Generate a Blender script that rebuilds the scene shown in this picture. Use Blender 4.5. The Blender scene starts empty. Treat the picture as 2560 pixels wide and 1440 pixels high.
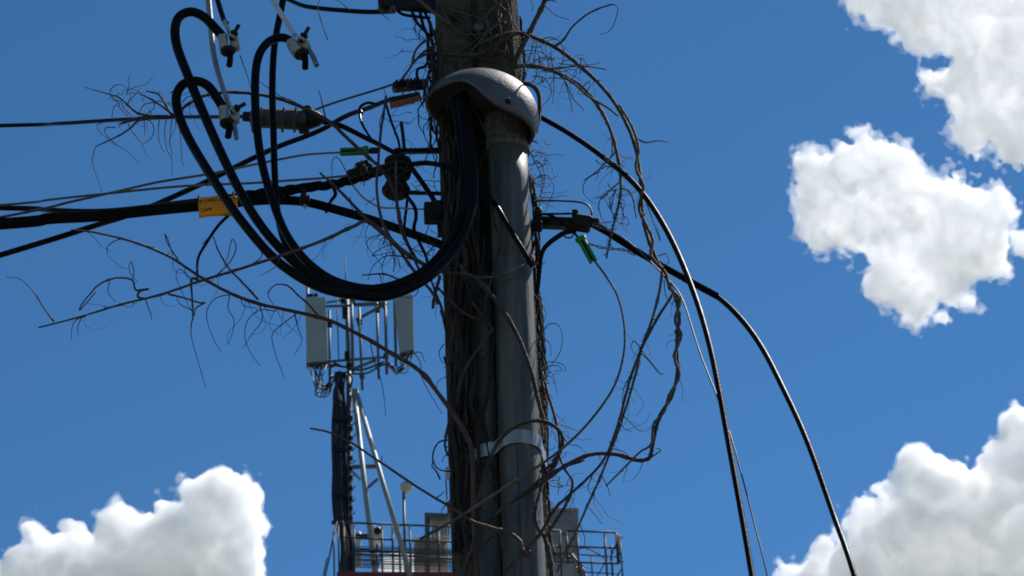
import bpy, bmesh, math, random, sys
import numpy as np
from mathutils import Vector, Matrix
random.seed(7); RNG = np.random.default_rng(11)
scene = bpy.context.scene
COL = scene.collection
# ------------------------------------------------------------------ camera
CAM = Vector((0.0, 0.0, 1.6)); ELEV = math.radians(32.0); FPX = 2560*112/36
cam_d = bpy.data.cameras.new('camera'); cam_d.lens = 112; cam_d.sensor_width = 36
cam_d.clip_start = 0.1; cam_d.clip_end = 20000
cam = bpy.data.objects.new('camera', cam_d); COL.objects.link(cam)
cam.location = CAM; cam.rotation_euler = (math.radians(90)+ELEV, 0, 0)
scene.camera = cam
cam_d.dof.use_dof = True; cam_d.dof.focus_distance = 8.8; cam_d.dof.aperture_fstop = 24
RIGHT = Vector((1,0,0)); FWD = Vector((0, math.cos(ELEV), math.sin(ELEV))); UP = Vector((0,-math.sin(ELEV), math.cos(ELEV)))
def ray(px, py): return FWD + RIGHT*((px-1280)/FPX) + UP*((720-py)/FPX)
def at(px, py, Y):                       # point of the place seen at that pixel of the photograph, Y metres ahead
    d = ray(px, py); return CAM + d*(Y/d.y)
# ------------------------------------------------------------------ sky and sun
SUN_AZ = math.radians(51); SUN_EL = math.radians(57)
world = bpy.data.worlds.new('World'); scene.world = world; world.use_nodes = True
wn = world.node_tree; bg = wn.nodes['Background']
sky = wn.nodes.new('ShaderNodeTexSky'); sky.sky_type = 'NISHITA'; sky.sun_disc = False
sky.sun_elevation = SUN_EL; sky.sun_rotation = SUN_AZ
sky.altitude = 900; sky.air_density = 1.0; sky.dust_density = 0.0; sky.ozone_density = 3.0
gam = wn.nodes.new('ShaderNodeGamma'); gam.inputs[1].default_value = 1.6
hsv = wn.nodes.new('ShaderNodeHueSaturation'); hsv.inputs['Saturation'].default_value = 1.02; hsv.inputs['Hue'].default_value = 0.4855
wn.links.new(sky.outputs[0], gam.inputs[0]); wn.links.new(gam.outputs[0], hsv.inputs['Color']); wn.links.new(hsv.outputs[0], bg.inputs[0]); bg.inputs[1].default_value = 0.0342
sun_d = bpy.data.lights.new('sun', 'SUN'); sun_d.energy = 5.0; sun_d.angle = math.radians(0.5); sun_d.color = (1.0, 0.95, 0.88)
sun = bpy.data.objects.new('sun', sun_d); COL.objects.link(sun)
SUN_DIR = Vector((math.sin(SUN_AZ)*math.cos(SUN_EL), math.cos(SUN_AZ)*math.cos(SUN_EL), math.sin(SUN_EL)))
sun.rotation_euler = SUN_DIR.to_track_quat('Z', 'Y').to_euler()
vs = scene.view_settings; vs.view_transform = 'Standard'; vs.look = 'None'; vs.exposure = 0.35; vs.gamma = 1.0; vs.use_curve_mapping = False
cy = scene.cycles
cy.max_bounces = 48; cy.diffuse_bounces = 4; cy.glossy_bounces = 3; cy.volume_bounces = 48; cy.transparent_max_bounces = 48
cy.use_denoising = True; cy.filter_width = 1.8
# ------------------------------------------------------------------ helpers
def obj(name, mesh, mat=None, parent=None):
    o = bpy.data.objects.new(name, mesh); COL.objects.link(o)
    if mat: mesh.materials.append(mat)
    if parent: o.parent = parent
    return o
def tag(o, label, cat, group=None, kind=None):
    o['label'] = label; o['category'] = cat
    if group: o['group'] = group
    if kind: o['kind'] = kind
    return o
def thing(name, label, cat, loc, group=None):
    o = bpy.data.objects.new(name, None); COL.objects.link(o); o.location = loc; o.empty_display_size = 0.05
    return tag(o, label, cat, group)
def depth(p): return (p-CAM).dot(FWD)
def pxm(p): return depth(p)/FPX                       # metres per photograph pixel at that point
def catmull(P, sub):
    P = [Vector(p) for p in P]
    if len(P) < 3 or sub < 2: return P
    Q = [P[0]*2-P[1]]+P+[P[-1]*2-P[-2]]; out = []
    for i in range(1, len(Q)-2):
        a, b, c, d = Q[i-1], Q[i], Q[i+1], Q[i+2]
        for k in range(sub):
            t = k/sub
            out.append(0.5*((2*b)+(c-a)*t+(2*a-5*b+4*c-d)*t*t+(3*b-a-3*c+d)*t**3))
    out.append(P[-1]); return out
def pts2(s): return [tuple(float(v) for v in q.split(',')) for q in s.split()]
def trace(s, Y, sub=5):
    """curve through photograph points; Y = depth, (start, end) or one per point; 'x,y,Y' sets it per point"""
    q = pts2(s) if isinstance(s, str) else list(s); n = len(q)
    if not isinstance(Y, (tuple, list)): Y = (Y, Y)
    ys = np.interp(np.linspace(0, 1, n), np.linspace(0, 1, len(Y)), Y)
    return catmull([at(p[0], p[1], p[2] if len(p) > 2 else y) for p, y in zip(q, ys)], sub)
def frames(P):
    n = len(P); T = []
    for i in range(n):
        t = P[min(i+1, n-1)]-P[max(i-1, 0)]; T.append(t.normalized() if t.length > 1e-9 else Vector((0, 0, 1)))
    ref = Vector((0, 0, 1)) if abs(T[0].z) < 0.9 else Vector((0, 1, 0))
    N = [(ref-T[0]*ref.dot(T[0])).normalized()]
    for i in range(1, n):
        v = N[-1]-T[i]*N[-1].dot(T[i]); N.append(v.normalized() if v.length > 1e-6 else N[-1])
    return T, N
class MB:
    def __init__(s): s.v = []; s.f = []; s.fl = []
    def tube(s, P, r, sides=8, cap=True, wob=0.0, flat=False):
        P = [Vector(p) for p in P]; n = len(P)
        if not hasattr(r, '__len__'): r = [r]*n
        if len(r) != n: r = list(np.interp(np.linspace(0, 1, n), np.linspace(0, 1, len(r)), r))
        T, N = frames(P); b = len(s.v)
        for i in range(n):
            B = T[i].cross(N[i]); k = 1+(random.uniform(-wob, wob) if wob else 0)
            for j in range(sides):
                a = 2*math.pi*j/sides; s.v.append(P[i]+(N[i]*math.cos(a)+B*math.sin(a))*r[i]*k)
        for i in range(n-1):
            for j in range(sides):
                j2 = (j+1) % sides
                s.f.append((b+i*sides+j, b+i*sides+j2, b+(i+1)*sides+j2, b+(i+1)*sides+j)); s.fl.append(not flat)
        if cap:
            s.f.append(tuple(b+j for j in reversed(range(sides)))); s.f.append(tuple(b+(n-1)*sides+j for j in range(sides))); s.fl += [False, False]
        return s
    def cyl(s, a, b_, r, sides=16, r2=None): return s.tube([a, b_], [r, r if r2 is None else r2], sides)
    def bar(s, a, b_, w, h, up=Vector((0, 0, 1))):
        a, b_ = Vector(a), Vector(b_); d = (b_-a).normalized()
        x = d.cross(up); x = x.normalized() if x.length > 1e-4 else Vector((1, 0, 0)); z = x.cross(d).normalized()
        b = len(s.v)
        for p in (a, b_):
            for sx, sz in ((-1, -1), (1, -1), (1, 1), (-1, 1)): s.v.append(p+x*(sx*w/2)+z*(sz*h/2))
        for q in ((0, 1, 2, 3), (7, 6, 5, 4), (0, 4, 5, 1), (1, 5, 6, 2), (2, 6, 7, 3), (3, 7, 4, 0)):
            s.f.append(tuple(b+i for i in q)); s.fl.append(False)
        return s
    def box(s, c, sx, sy, sz, X=Vector((1, 0, 0)), Z=Vector((0, 0, 1)), ch=0.12):
        """chamfered box"""
        X = Vector(X).normalized(); Z = Vector(Z); Z = (Z-X*Z.dot(X)).normalized(); Yv = Z.cross(X)
        m = min(sx, sy, sz)*ch; b = len(s.v)
        for k, (ix, iy) in enumerate(((sx/2-m, sy/2-m), (sx/2, sy/2), (sx/2, sy/2), (sx/2-m, sy/2-m))):
            z = (-sz/2, -sz/2+m, sz/2-m, sz/2)[k]
            mm = m if k in (1, 2) else 0.0001
            for px_, py_ in ((ix-mm, -iy), (ix, -iy+mm), (ix, iy-mm), (ix-mm, iy), (-ix+mm, iy), (-ix, iy-mm), (-ix, -iy+mm), (-ix+mm, -iy)):
                s.v.append(Vector(c)+X*px_+Yv*py_+Z*z)
        for k in range(3):
            for j in range(8): s.f.append((b+k*8+j, b+k*8+(j+1) % 8, b+k*8+8+(j+1) % 8, b+k*8+8+j)); s.fl.append(False)
        s.f.append(tuple(b+j for j in reversed(range(8)))); s.f.append(tuple(b+24+j for j in range(8))); s.fl += [False, False]
        return s
    def lathe(s, a, axis, prof, sides=20):
        """profile [(distance along the axis, radius)]"""
        axis = Vector(axis).normalized(); return s.tube_prof(a, axis, prof, sides)
    def tube_prof(s, a, axis, prof, sides):
        ref = Vector((0, 0, 1)) if abs(axis.z) < 0.9 else Vector((0, 1, 0)); N = (ref-axis*ref.dot(axis)).normalized(); B = axis.cross(N); b = len(s.v)
        for t, r in prof:
            for j in range(sides):
                an = 2*math.pi*j/sides; s.v.append(Vector(a)+axis*t+(N*math.cos(an)+B*math.sin(an))*r)
        for i in range(len(prof)-1):
            for j in range(sides):
                j2 = (j+1) % sides; s.f.append((b+i*sides+j, b+i*sides+j2, b+(i+1)*sides+j2, b+(i+1)*sides+j)); s.fl.append(True)
        s.f.append(tuple(b+j for j in reversed(range(sides)))); s.f.append(tuple(b+(len(prof)-1)*sides+j for j in range(sides))); s.fl += [False, False]
        return s
    def build(s, name, mat, parent=None, loc=None, sharp=None):
        off = Vector((0, 0, 0))
        if parent is not None:
            q = parent
            while q is not None: off = off+q.location; q = q.parent
        elif loc is not None: off = Vector(loc)
        elif s.v: off = s.v[0].copy()
        me = bpy.data.meshes.new(name); me.from_pydata([tuple(v-off) for v in s.v], [], s.f)
        me.polygons.foreach_set('use_smooth', s.fl); me.update()
        if sharp: me.set_sharp_from_angle(angle=math.radians(sharp))
        o = obj(name, me, mat, parent)
        if parent is None: o.location = off
        return o
# ------------------------------------------------------------------ materials
def mat(name, col, rough=0.6, metal=0.0, col2=None, nscale=8.0, bump=0.0, bscale=60.0, stretch=None, spec=None, trans=0.0, rvar=0.0, detail=6.0, mixpos=(0.35, 0.65)):
    m = bpy.data.materials.new(name); m.use_nodes = True; nt = m.node_tree; b = nt.nodes['Principled BSDF']
    b.inputs['Base Color'].default_value = (*col, 1); b.inputs['Roughness'].default_value = rough; b.inputs['Metallic'].default_value = metal
    if spec is not None: b.inputs['Specular IOR Level'].default_value = spec
    tc = nt.nodes.new('ShaderNodeTexCoord'); mp = nt.nodes.new('ShaderNodeMapping'); nt.links.new(tc.outputs['Object'], mp.inputs[0])
    if stretch: mp.inputs['Scale'].default_value = stretch
    if col2 is not None:
        n = nt.nodes.new('ShaderNodeTexNoise'); n.inputs['Scale'].default_value = nscale; n.inputs['Detail'].default_value = detail; n.inputs['Roughness'].default_value = 0.62
        r = nt.nodes.new('ShaderNodeValToRGB'); r.color_ramp.elements[0].position, r.color_ramp.elements[1].position = mixpos
        r.color_ramp.elements[0].color = (*col, 1); r.color_ramp.elements[1].color = (*col2, 1)
        nt.links.new(mp.outputs[0], n.inputs['Vector']); nt.links.new(n.outputs[0], r.inputs[0]); nt.links.new(r.outputs[0], b.inputs['Base Color'])
        if rvar:
            q = nt.nodes.new('ShaderNodeMapRange'); q.inputs['To Min'].default_value = rough-rvar; q.inputs['To Max'].default_value = rough+rvar
            nt.links.new(n.outputs[0], q.inputs[0]); nt.links.new(q.outputs[0], b.inputs['Roughness'])
    if bump:
        n2 = nt.nodes.new('ShaderNodeTexNoise'); n2.inputs['Scale'].default_value = bscale; n2.inputs['Detail'].default_value = 5
        bp = nt.nodes.new('ShaderNodeBump'); bp.inputs['Strength'].default_value = bump; bp.inputs['Distance'].default_value = 0.01
        nt.links.new(mp.outputs[0], n2.inputs['Vector']); nt.links.new(n2.outputs[0], bp.inputs['Height']); nt.links.new(bp.outputs[0], b.inputs['Normal'])
    if trans:
        t = nt.nodes.new('ShaderNodeBsdfTranslucent'); t.inputs[0].default_value = (*col, 1); mx = nt.nodes.new('ShaderNodeMixShader'); mx.inputs[0].default_value = trans
        nt.links.new(b.outputs[0], mx.inputs[1]); nt.links.new(t.outputs[0], mx.inputs[2]); nt.links.new(mx.outputs[0], nt.nodes['Material Output'].inputs[0])
    return m
M = dict(
 concrete=mat('mossy_concrete', (.018,.014,.010), .95, 0, (.115,.09,.05), 26, .7, 140, mixpos=(.3,.72)),
 galv=mat('galvanised_steel', (.030,.027,.023), .52, .2, (.165,.148,.126), 34, .2, 90, (1,1,.09), rvar=.15, mixpos=(.25,.75), detail=9),
 galv2=mat('dull_galvanised_steel', (.028,.025,.021), .62, .1, (.085,.077,.066), 34, .2, 90, (1,1,.1), rvar=.12, detail=9),
 cast=mat('cast_aluminium', (.060,.054,.054), .52, .25, (.135,.122,.12), 9, .12, 90, rvar=.15, mixpos=(.25,.75), detail=5),
 castrough=mat('weathered_cast_collar', (.05,.046,.04), .8, .1, (.16,.15,.13), 60, .5, 200),
 strap=mat('bright_steel_strap', (.64,.53,.46), .30, .5, (.36,.30,.26), 30, .1, 40, (1,1,.1), rvar=.08),
 rubber=mat('black_cable_sheath', (.005,.0048,.0045), .24, 0, (.010,.009,.0085), 30, .06, 120, rvar=.08, spec=.06),
 rubber3=mat('weathered_black_sheath', (.006,.0056,.0052), .42, 0, (.012,.011,.010), 30, .1, 120, rvar=.1, spec=.06),
 rubber2=mat('dusty_black_sheath', (.006,.0056,.005), .7, 0, (.014,.0125,.011), 25, .1, 120, spec=0.0),
 brownwire=mat('brown_drop_wire', (.05,.028,.03), .5, 0, (.085,.055,.05), 20),
 greywire=mat('grey_pvc_sheath', (.20,.195,.20), .5, 0, (.28,.275,.28), 12, .1, 80),
 whitewire=mat('pale_pvc_sheath', (.50,.50,.55), .45, 0, (.62,.62,.66), 12),
 connector=mat('weathered_aluminium_body', (.26,.245,.215), .55, .1, (.44,.42,.38), 60, .3, 150),
 iron=mat('dark_iron', (.008,.0078,.0072), .6, 0, (.018,.016,.014), 40, .3, 120, spec=.2),
 stub=mat('cut_conductor', (.16,.16,.17), .45, .5, (.25,.25,.26), 80),
 closure=mat('grey_polymer_closure', (.04,.037,.032), .6, 0, (.08,.075,.064), 14, .15, 90),
 yellow=mat('yellow_plastic_tag', (.56,.30,.008), .5, 0, (.66,.37,.012), 12, trans=.4),
 orange=mat('orange_plastic_tag', (.50,.14,.03), .5, 0, (.40,.10,.03), 20, trans=.4),
 ink=mat('black_print', (.02,.015,.01), .6),
 green=mat('green_plastic', (.04,.26,.05), .45, 0, (.05,.33,.06), 30, trans=.35),
 bark=mat('dry_vine_bark', (.026,.015,.011), .8, 0, (.078,.05,.034), 34, .5, 180, (1,1,.35)),
 bark2=mat('red_brown_vine', (.055,.022,.018), .7, 0, (.10,.05,.036), 34, .4, 180),
 bark3=mat('pale_dry_vine', (.055,.036,.025), .8, 0, (.125,.088,.06), 30, .5, 160, (1,1,.35)),
 barkshade=mat('shade_darkened_bark', (.012,.008,.006), .9, 0, (.038,.025,.018), 34, .5, 180, (1,1,.35)),  # bark made darker for the mats, their shade put into the colour
 tend=mat('dry_tendril', (.035,.02,.016), .8, 0, (.07,.042,.032), 60),
 panel=mat('grey_radome', (.29,.29,.275), .5, 0, (.35,.35,.335), .9),
 tsteel=mat('tower_steel', (.055,.062,.066), .6, .15, (.10,.11,.115), 1.2),
 tsteel2=mat('pale_tower_tube', (.20,.21,.20), .55, .1, (.27,.28,.265), 1.0),
 rail=mat('railing_steel', (.012,.015,.017), .65, 0, (.025,.028,.03), 1.5),
 tcable=mat('feeder_cable', (.012,.012,.015), .45),
 cabinet=mat('grey_cabinet', (.15,.15,.15), .55, 0, (.19,.19,.185), .8),
 redroof=mat('dark_red_fascia', (.12,.018,.015), .7, 0, (.17,.03,.025), .8),
 render_wall=mat('building_render', (.45,.42,.38), .85, 0, (.55,.52,.47), .3),
 radio=mat('off_white_radio', (.50,.50,.46), .55, 0, (.58,.58,.54), 1.5),
 lampglass=mat('lamp_diffuser', (.42,.37,.25), .4, 0, (.50,.45,.33), 2),
 chrome=mat('lamp_cap', (.6,.6,.6), .2, .9),
 ground=mat('ground_earth', (.055,.052,.048), .95, 0, (.05,.06,.03), .05),
)
# ------------------------------------------------------------------ ground
g = MB(); S_ = 6000
g.v = [Vector((-S_, -S_, 0)), Vector((S_, -S_, 0)), Vector((S_, S_, 0)), Vector((-S_, S_, 0))]; g.f = [(0, 1, 2, 3)]; g.fl = [False]
go = g.build('ground', M['ground'], loc=(0, 0, 0)); go['kind'] = 'structure'
# ------------------------------------------------------------------ concrete utility pole
PY = 7.71                                               # distance of the pole's axis
PB, PT = at(1252, 1440, PY), at(1189, 0, PY); ax = (PT-PB)
def pole_at(z): return PB+ax*((z-PB.z)/ax.z)
def pole_w(z): t = (z-PB.z)/(PT.z-PB.z); return 0.262+(0.246-0.262)*t
root = thing('utility_pole', 'weathered concrete utility pole wrapped in dead climbing vines', 'utility pole', pole_at(0.0))
mb = MB(); Z0, Z1 = -0.3, 8.6; NS = 90
prof = [(-.5, -.42), (-.42, -.5), (-.07, -.5), (-.055, -.44), (-.005, -.44), (.01, -.5), (.42, -.5), (.5, -.42), (.5, .42), (.42, .5), (-.42, .5), (-.5, .42)]
for i in range(NS+1):
    z = Z0+(Z1-Z0)*i/NS; c = pole_at(z); w = pole_w(z)
    for (x, y) in prof: mb.v.append(c+Vector((x*w+random.uniform(-.0015, .0015), y*.21+random.uniform(-.0012, .0012), random.uniform(-.004, .004) if 0 < i < NS else 0)))
n = len(prof)
for i in range(NS):
    for j in range(n): mb.f.append((i*n+j, i*n+(j+1) % n, (i+1)*n+(j+1) % n, (i+1)*n+j)); mb.fl.append(False)
mb.f.append(tuple(reversed(range(n)))); mb.f.append(tuple(NS*n+j for j in range(n))); mb.fl += [False, False]
mb.build('shaft', M['concrete'], root)
FY = PY-.105                                            # front face
def disc(px, py, Y, r, th, mat_, name, parent, sides=14):
    c = at(px, py, Y); return MB().lathe(c, (0, -1, 0), [(-.01, r), (th*.7, r), (th, r*.8)], sides).build(name, mat_, parent)
disc(1197, 72, FY, .016, .012, M['castrough'], 'through_bolt', root)
disc(1190, 655, FY, .012, .014, M['iron'], 'through_bolt', root)
# ------------------------------------------------------------------ conduit riser with its weatherhead
CY = 7.535
def vline(px0, py0, px1, py1, Y): return at(px0, py0, Y), at(px1, py1, Y)
cb, ct = vline(1311, 1440, 1268, 340, CY)
dirc = (ct-cb).normalized(); foot = cb-dirc*((cb.z+0.2)/dirc.z)
root = thing('conduit_riser', 'thick grey galvanised conduit riser topped by a cast weatherhead', 'conduit', foot)
mb = MB(); mb.tube([foot+(ct-foot)*(i/40) for i in range(41)], .0565, 28, wob=.003).build('pipe', M['galv'], root)
MB().tube([foot+(ct-foot)*t+Vector((-.008, -.0562, 0)) for t in np.linspace(0, .86, 30)], .0008, 5).build('seam', M['iron'], root)
c0 = at(1270, 385, CY); mb = MB().lathe(c0, dirc, [(0, .0575), (.002, .0635), (.012, .0645), (.02, .062), (.075, .0625), (.085, .066), (.115, .066), (.12, .06)], 30); mb.build('coupling', M['castrough'], root)
# hood
L_, R_ = at(1062, 250, 7.46), at(1336, 332, 7.46); hc = (L_+R_)/2+Vector((0, .015, 0)); ux = (R_-L_).normalized(); a_ = (R_-L_).length/2
uy = Vector((0, 1, 0)); uz = uy.cross(ux)*-1; uz = uz if uz.z > 0 else -uz
NT, NR = 56, 16; mbh = MB()
def hood_pt(th, t, k):
    b_ = .128; c_ = .158
    cs, sn = math.cos(th), math.sin(th)
    x = a_*k*math.cos(t)*cs; y = b_*k*math.cos(t)*sn; z = c_*k*math.sin(t)
    rim = (1-math.sin(t))**2
    fr = max(0.0, -sn)
    z += rim*(.034*math.exp(-((cs+.42)/.42)**2)*fr-.020*math.exp(-((cs-.45)/.4)**2)*fr)
    x += .012*math.sin(t)                                # apex leans towards the pipe
    return hc+ux*x+uy*y+uz*z
for k in (1.0, .955):
    for i in range(NR+1):
        for j in range(NT): mbh.v.append(hood_pt(2*math.pi*j/NT, (math.pi/2)*i/NR*.995, k))
blk = (NR+1)*NT
for s_ in (0, 1):
    for i in range(NR):
        for j in range(NT):
            q = (s_*blk+i*NT+j, s_*blk+i*NT+(j+1) % NT, s_*blk+(i+1)*NT+(j+1) % NT, s_*blk+(i+1)*NT+j)
            mbh.f.append(q if s_ == 0 else q[::-1]); mbh.fl.append(True)
for j in range(NT): mbh.f.append((j, blk+j, blk+(j+1) % NT, (j+1) % NT)); mbh.fl.append(False)
hood = mbh.build('weatherhead', M['cast'], root)
# parting rib over the hood
rib = [hood_pt(math.radians(-150)+0*t, (math.pi/2)*t, 1.012) for t in np.linspace(.02, .98, 14)]
MB().tube(rib, .0025, 6).build('casting_rib', M['cast'], hood)
sp = hood_pt(math.radians(-62), .16, 1.0); MB().lathe(sp+Vector((0, .004, 0)), (sp-hc), [(0, .008), (.012, .008), (.014, .005)], 12).build('screw', M['iron'], hood)
# thin conduit beside it
root = thing('thin_conduit', 'thinner dark conduit running up the pole left of the riser', 'conduit', at(1229, 1440, 7.565)*1.0)
b0, b1 = at(1229, 1440, 7.56), at(1203, 668, 7.56); d = (b1-b0).normalized(); f0 = b0-d*((b0.z+.2)/d.z); root.location = f0
MB().tube([f0+(b1-f0)*(i/30) for i in range(31)], .032, 20, wob=.004).build('pipe', M['galv2'], root)
MB().lathe(b1-d*.03, d, [(0, .033), (.004, .037), (.03, .037), (.036, .031)], 20).build('end_bush', M['iron'], root)
# ------------------------------------------------------------------ steel strap round pole and conduits
zc = at(1300, 1118, CY).z
def band_pt(x, y, dz): return Vector((x, y, zc+dz))
cx = (cb+dirc*((zc-cb.z)/dirc.z)).x; tx = (b0+d*((zc-b0.z)/d.z)).x; pc = pole_at(zc); hw = pole_w(zc)/2
ring = []
ring.append((pc.x-hw-.006, pc.y+.11)); ring.append((pc.x-hw-.008, FY+.02)); ring.append((pc.x-hw+.02, FY-.008))
for a in np.linspace(200, 300, 9): ring.append((tx+math.cos(math.radians(a))*.036, 7.56+math.sin(math.radians(a))*.036))
for a in np.linspace(205, 368, 17): ring.append((cx+math.cos(math.radians(a))*.061, CY+math.sin(math.radians(a))*.061))
ring.append((pc.x+hw+.008, FY+.03)); ring.append((pc.x+hw+.008, pc.y+.11)); ring.append((pc.x, pc.y+.118))
xs_ = [p[0] for p in ring]
mb = MB(); n = len(ring)
for (x, y) in ring:
    t = (x-(pc.x-hw))/(2*hw); dz = -.035*(1-max(0, min(1, t*1.6)))
    ctr = Vector((pc.x, pc.y)); o_ = (Vector((x, y))-ctr).normalized()
    for (h_, th) in ((-.0205, 0), (.0205, 0), (.0205, .0018), (-.0205, .0018)): mb.v.append(band_pt(x+o_.x*th, y+o_.y*th, dz+h_))
for i in range(n):
    for j in range(4): mb.f.append((i*4+j, i*4+(j+1) % 4, ((i+1) % n)*4+(j+1) % 4, ((i+1) % n)*4+j)); mb.fl.append(False)
sb = mb.build('strap_band', M['strap'], loc=(pc.x-hw, FY, zc)); tag(sb, 'shiny steel strap clamping the two conduits to the pole', 'strap')
bm_ = bmesh.new(); bm_.from_mesh(sb.data); bmesh.ops.recalc_face_normals(bm_, faces=bm_.faces); bm_.to_mesh(sb.data); bm_.free()
# ------------------------------------------------------------------ cables
def px_tube(P, rpx, sides=10, wob=0.0):
    n = len(P); r = [rpx]*n if not hasattr(rpx, '__len__') else list(np.interp(np.linspace(0, 1, n), np.linspace(0, 1, len(rpx)), rpx))
    return MB().tube(P, [r[i]*pxm(P[i]) for i in range(n)], sides, wob=wob)
def add_tube(mb, P, rpx, sides=8, wob=0.0):
    n = len(P); r = [rpx]*n if not hasattr(rpx, '__len__') else list(np.interp(np.linspace(0, 1, n), np.linspace(0, 1, len(rpx)), rpx))
    return mb.tube(P, [r[i]*pxm(P[i]) for i in range(n)], sides, wob=wob)
def cable(name, label, s, Y, rpx, mt, cat='cable', sub=6, sides=12, group=None):
    P = trace(s, Y, sub); f = [random.uniform(.15, .5) for _ in range(3)]; ph = [random.uniform(0, 6) for _ in range(3)]
    for i in range(1, len(P)-1):                          # slight unevenness of a real sheath
        w = .9*pxm(P[i])*min(1, i/6, (len(P)-1-i)/6); P[i] = P[i]+Vector((math.sin(i*f[0]+ph[0])*w, math.sin(i*f[1]+ph[1])*w, math.sin(i*f[2]+ph[2])*w))
    o = px_tube(P, rpx, sides).build(name, M[mt]); return tag(o, label, cat, group)
def twist(P, off, r, pitch, n, sides=7, ph0=0.0):
    """n strands laid round a path (metres)"""
    mb = MB(); T, N = frames(P); L = [0]
    for i in range(1, len(P)): L.append(L[-1]+(P[i]-P[i-1]).length)
    for k in range(n):
        Q = []
        for i in range(len(P)):
            a = ph0+2*math.pi*(k/n+L[i]/pitch); B = T[i].cross(N[i]); Q.append(P[i]+(N[i]*math.cos(a)+B*math.sin(a))*off)
        mb.tube(Q, r, sides)
    return mb
def dense(P, step):
    out = [P[0]]
    for a, b in zip(P, P[1:]):
        m = max(1, int((b-a).length/step))
        for k in range(1, m+1): out.append(a+(b-a)*(k/m))
    return out
U = 'service cables dipping from the weatherhead'
cable('service_cable', 'black service cable in the tallest loop, ending at the upper left connector',
 '560,95 540,72 508,42 472,30 443,52 441,105 470,190 520,312 570,420 630,530 700,620 780,690 880,722 980,714 1070,670 1130,600 1163,520 1170,440 1160,330 1150,240', (7.22,7.2,7.22,7.26,7.36,7.40), 12, 'rubber', group=U)
cable('service_cable', 'black service cable in the low wide loop, ending at the lower left connector',
 '562,278 542,245 515,212 482,202 450,220 441,262 470,345 540,460 610,560 690,650 790,714 880,738 975,738 1075,692 1140,620 1178,530 1184,440 1172,330 1160,235', (7.26,7.22,7.20,7.22,7.34,7.42), 12, 'rubber', group=U)
cable('service_cable', 'black service cable bent over at the middle connector below the pale wire',
 '728,102 705,94 672,104 646,140 637,205 640,300 654,400 682,500 718,590 775,662 850,708 950,722 1040,690 1110,625 1150,540 1160,440 1148,330 1138,245', (7.30,7.28,7.28,7.28,7.38,7.42), 10.8, 'rubber', group=U)
cable('service_cable', 'thin black service cable rising straight out of the top of the picture',
 '722,-160 716,-60 704,20 687,115 681,220 683,330 686,430 694,530 716,612 762,664 830,706 930,728 1030,700 1105,640 1150,560 1172,470 1166,360 1146,240', (7.42,7.34,7.32,7.30,7.38,7.44), 8.6, 'rubber', group=U)
cable('supply_wire', 'pale grey insulated wire coming down to the lower left connector', '514,-160 517,-40 527,60 534,130 547,190 574,268', (7.40,7.26), (8,7.2,6.2), 'greywire', 'wire')
cable('supply_wire', 'pale insulated wire slanting down to the middle connector', '610,-120 650,-45 690,15 738,88', (7.42,7.30), (7.5,6.6), 'whitewire', 'wire')
ow = cable('supply_wire', 'black insulated wire with bared end entering the upper left connector', '520,-120 535,-30 548,12 562,55 566,58', (7.40,7.24), 7, 'rubber', 'wire')
px_tube(trace('561,52 568,68 578,92', 7.238, 3), 5.4, 10).build('bare_end', M['connector'], ow)
def connector(label, px, py, Y, ang, bolt_ang, tails, bolt_lit=True):
    c = at(px, py, Y); m = pxm(c); root = thing('wire_connector', label, 'connector', c, 'parallel groove connectors on the service cables')
    u = Vector((math.sin(ang), 0, -math.cos(ang))); v = Vector((math.cos(ang), 0, math.sin(ang)))     # along the wires, across them
    W, H, D = 52*m, 46*m, 34*m
    MB().box(c-v*(W*.27), W*.46, D, H, v, u, .22).build('clamp_half', M['connector'], root)
    MB().box(c+v*(W*.25)+Vector((0, .004, 0)), W*.44, D*.86, H*.94, v, u, .22).build('clamp_half', M['connector'], root)
    k = MB(); w = Vector((math.sin(bolt_ang), -.35, -math.cos(bolt_ang))).normalized(); bc = c+v*(W*.12)+Vector((0, -D*.45, 0))
    k.tube([bc-w*(4*m), bc+w*(40*m)], 5*m, 10); bo = k.build('bolt', M['iron'], root)
    MB().lathe(bc+w*(12*m), w, [(0, 10*m), (8*m, 10*m), (9*m, 7*m)], 6).build('nut', M['iron'], bo)
    MB().lathe(bc+w*(2*m), w, [(0, 12*m), (6*m, 12*m), (7*m, 9*m)], 16).build('washer', M['connector'], bo)
    MB().lathe(c+u*(H*.48)-v*(W*.12), u, [(0, W*.36), (6*m, W*.38), (12*m, W*.28)], 14).build('end_cap', M['iron'], root)
    for (dx, dy, r, mt) in tails:
        e = at(px+dx, py+dy, Y-.01); s0 = c+u*(H*.3)+(v*(dx*m*.35)); P = catmull([s0, (s0+e)/2+v*(2*m), e], 4)
        px_tube(P, r, 9).build('cable_stub', M[mt], root)
    return root
connector('grey bolted wire connector with a round face, at the upper left', 573, 106, 7.225, math.radians(10), math.radians(150), [(0, 58, 8, 'rubber')])
connector('grey bolted wire connector below the slanting pale wire, in the middle', 748, 114, 7.30, math.radians(28), math.radians(150), [(15, 56, 8.5, 'rubber'), (44, 50, 6.5, 'stub')])
connector('grey bolted wire connector under the long grey wire, at the lower left', 574, 287, 7.255, math.radians(4), math.radians(112), [(-4, 55, 9, 'rubber'), (17, 60, 6, 'stub')])
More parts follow.
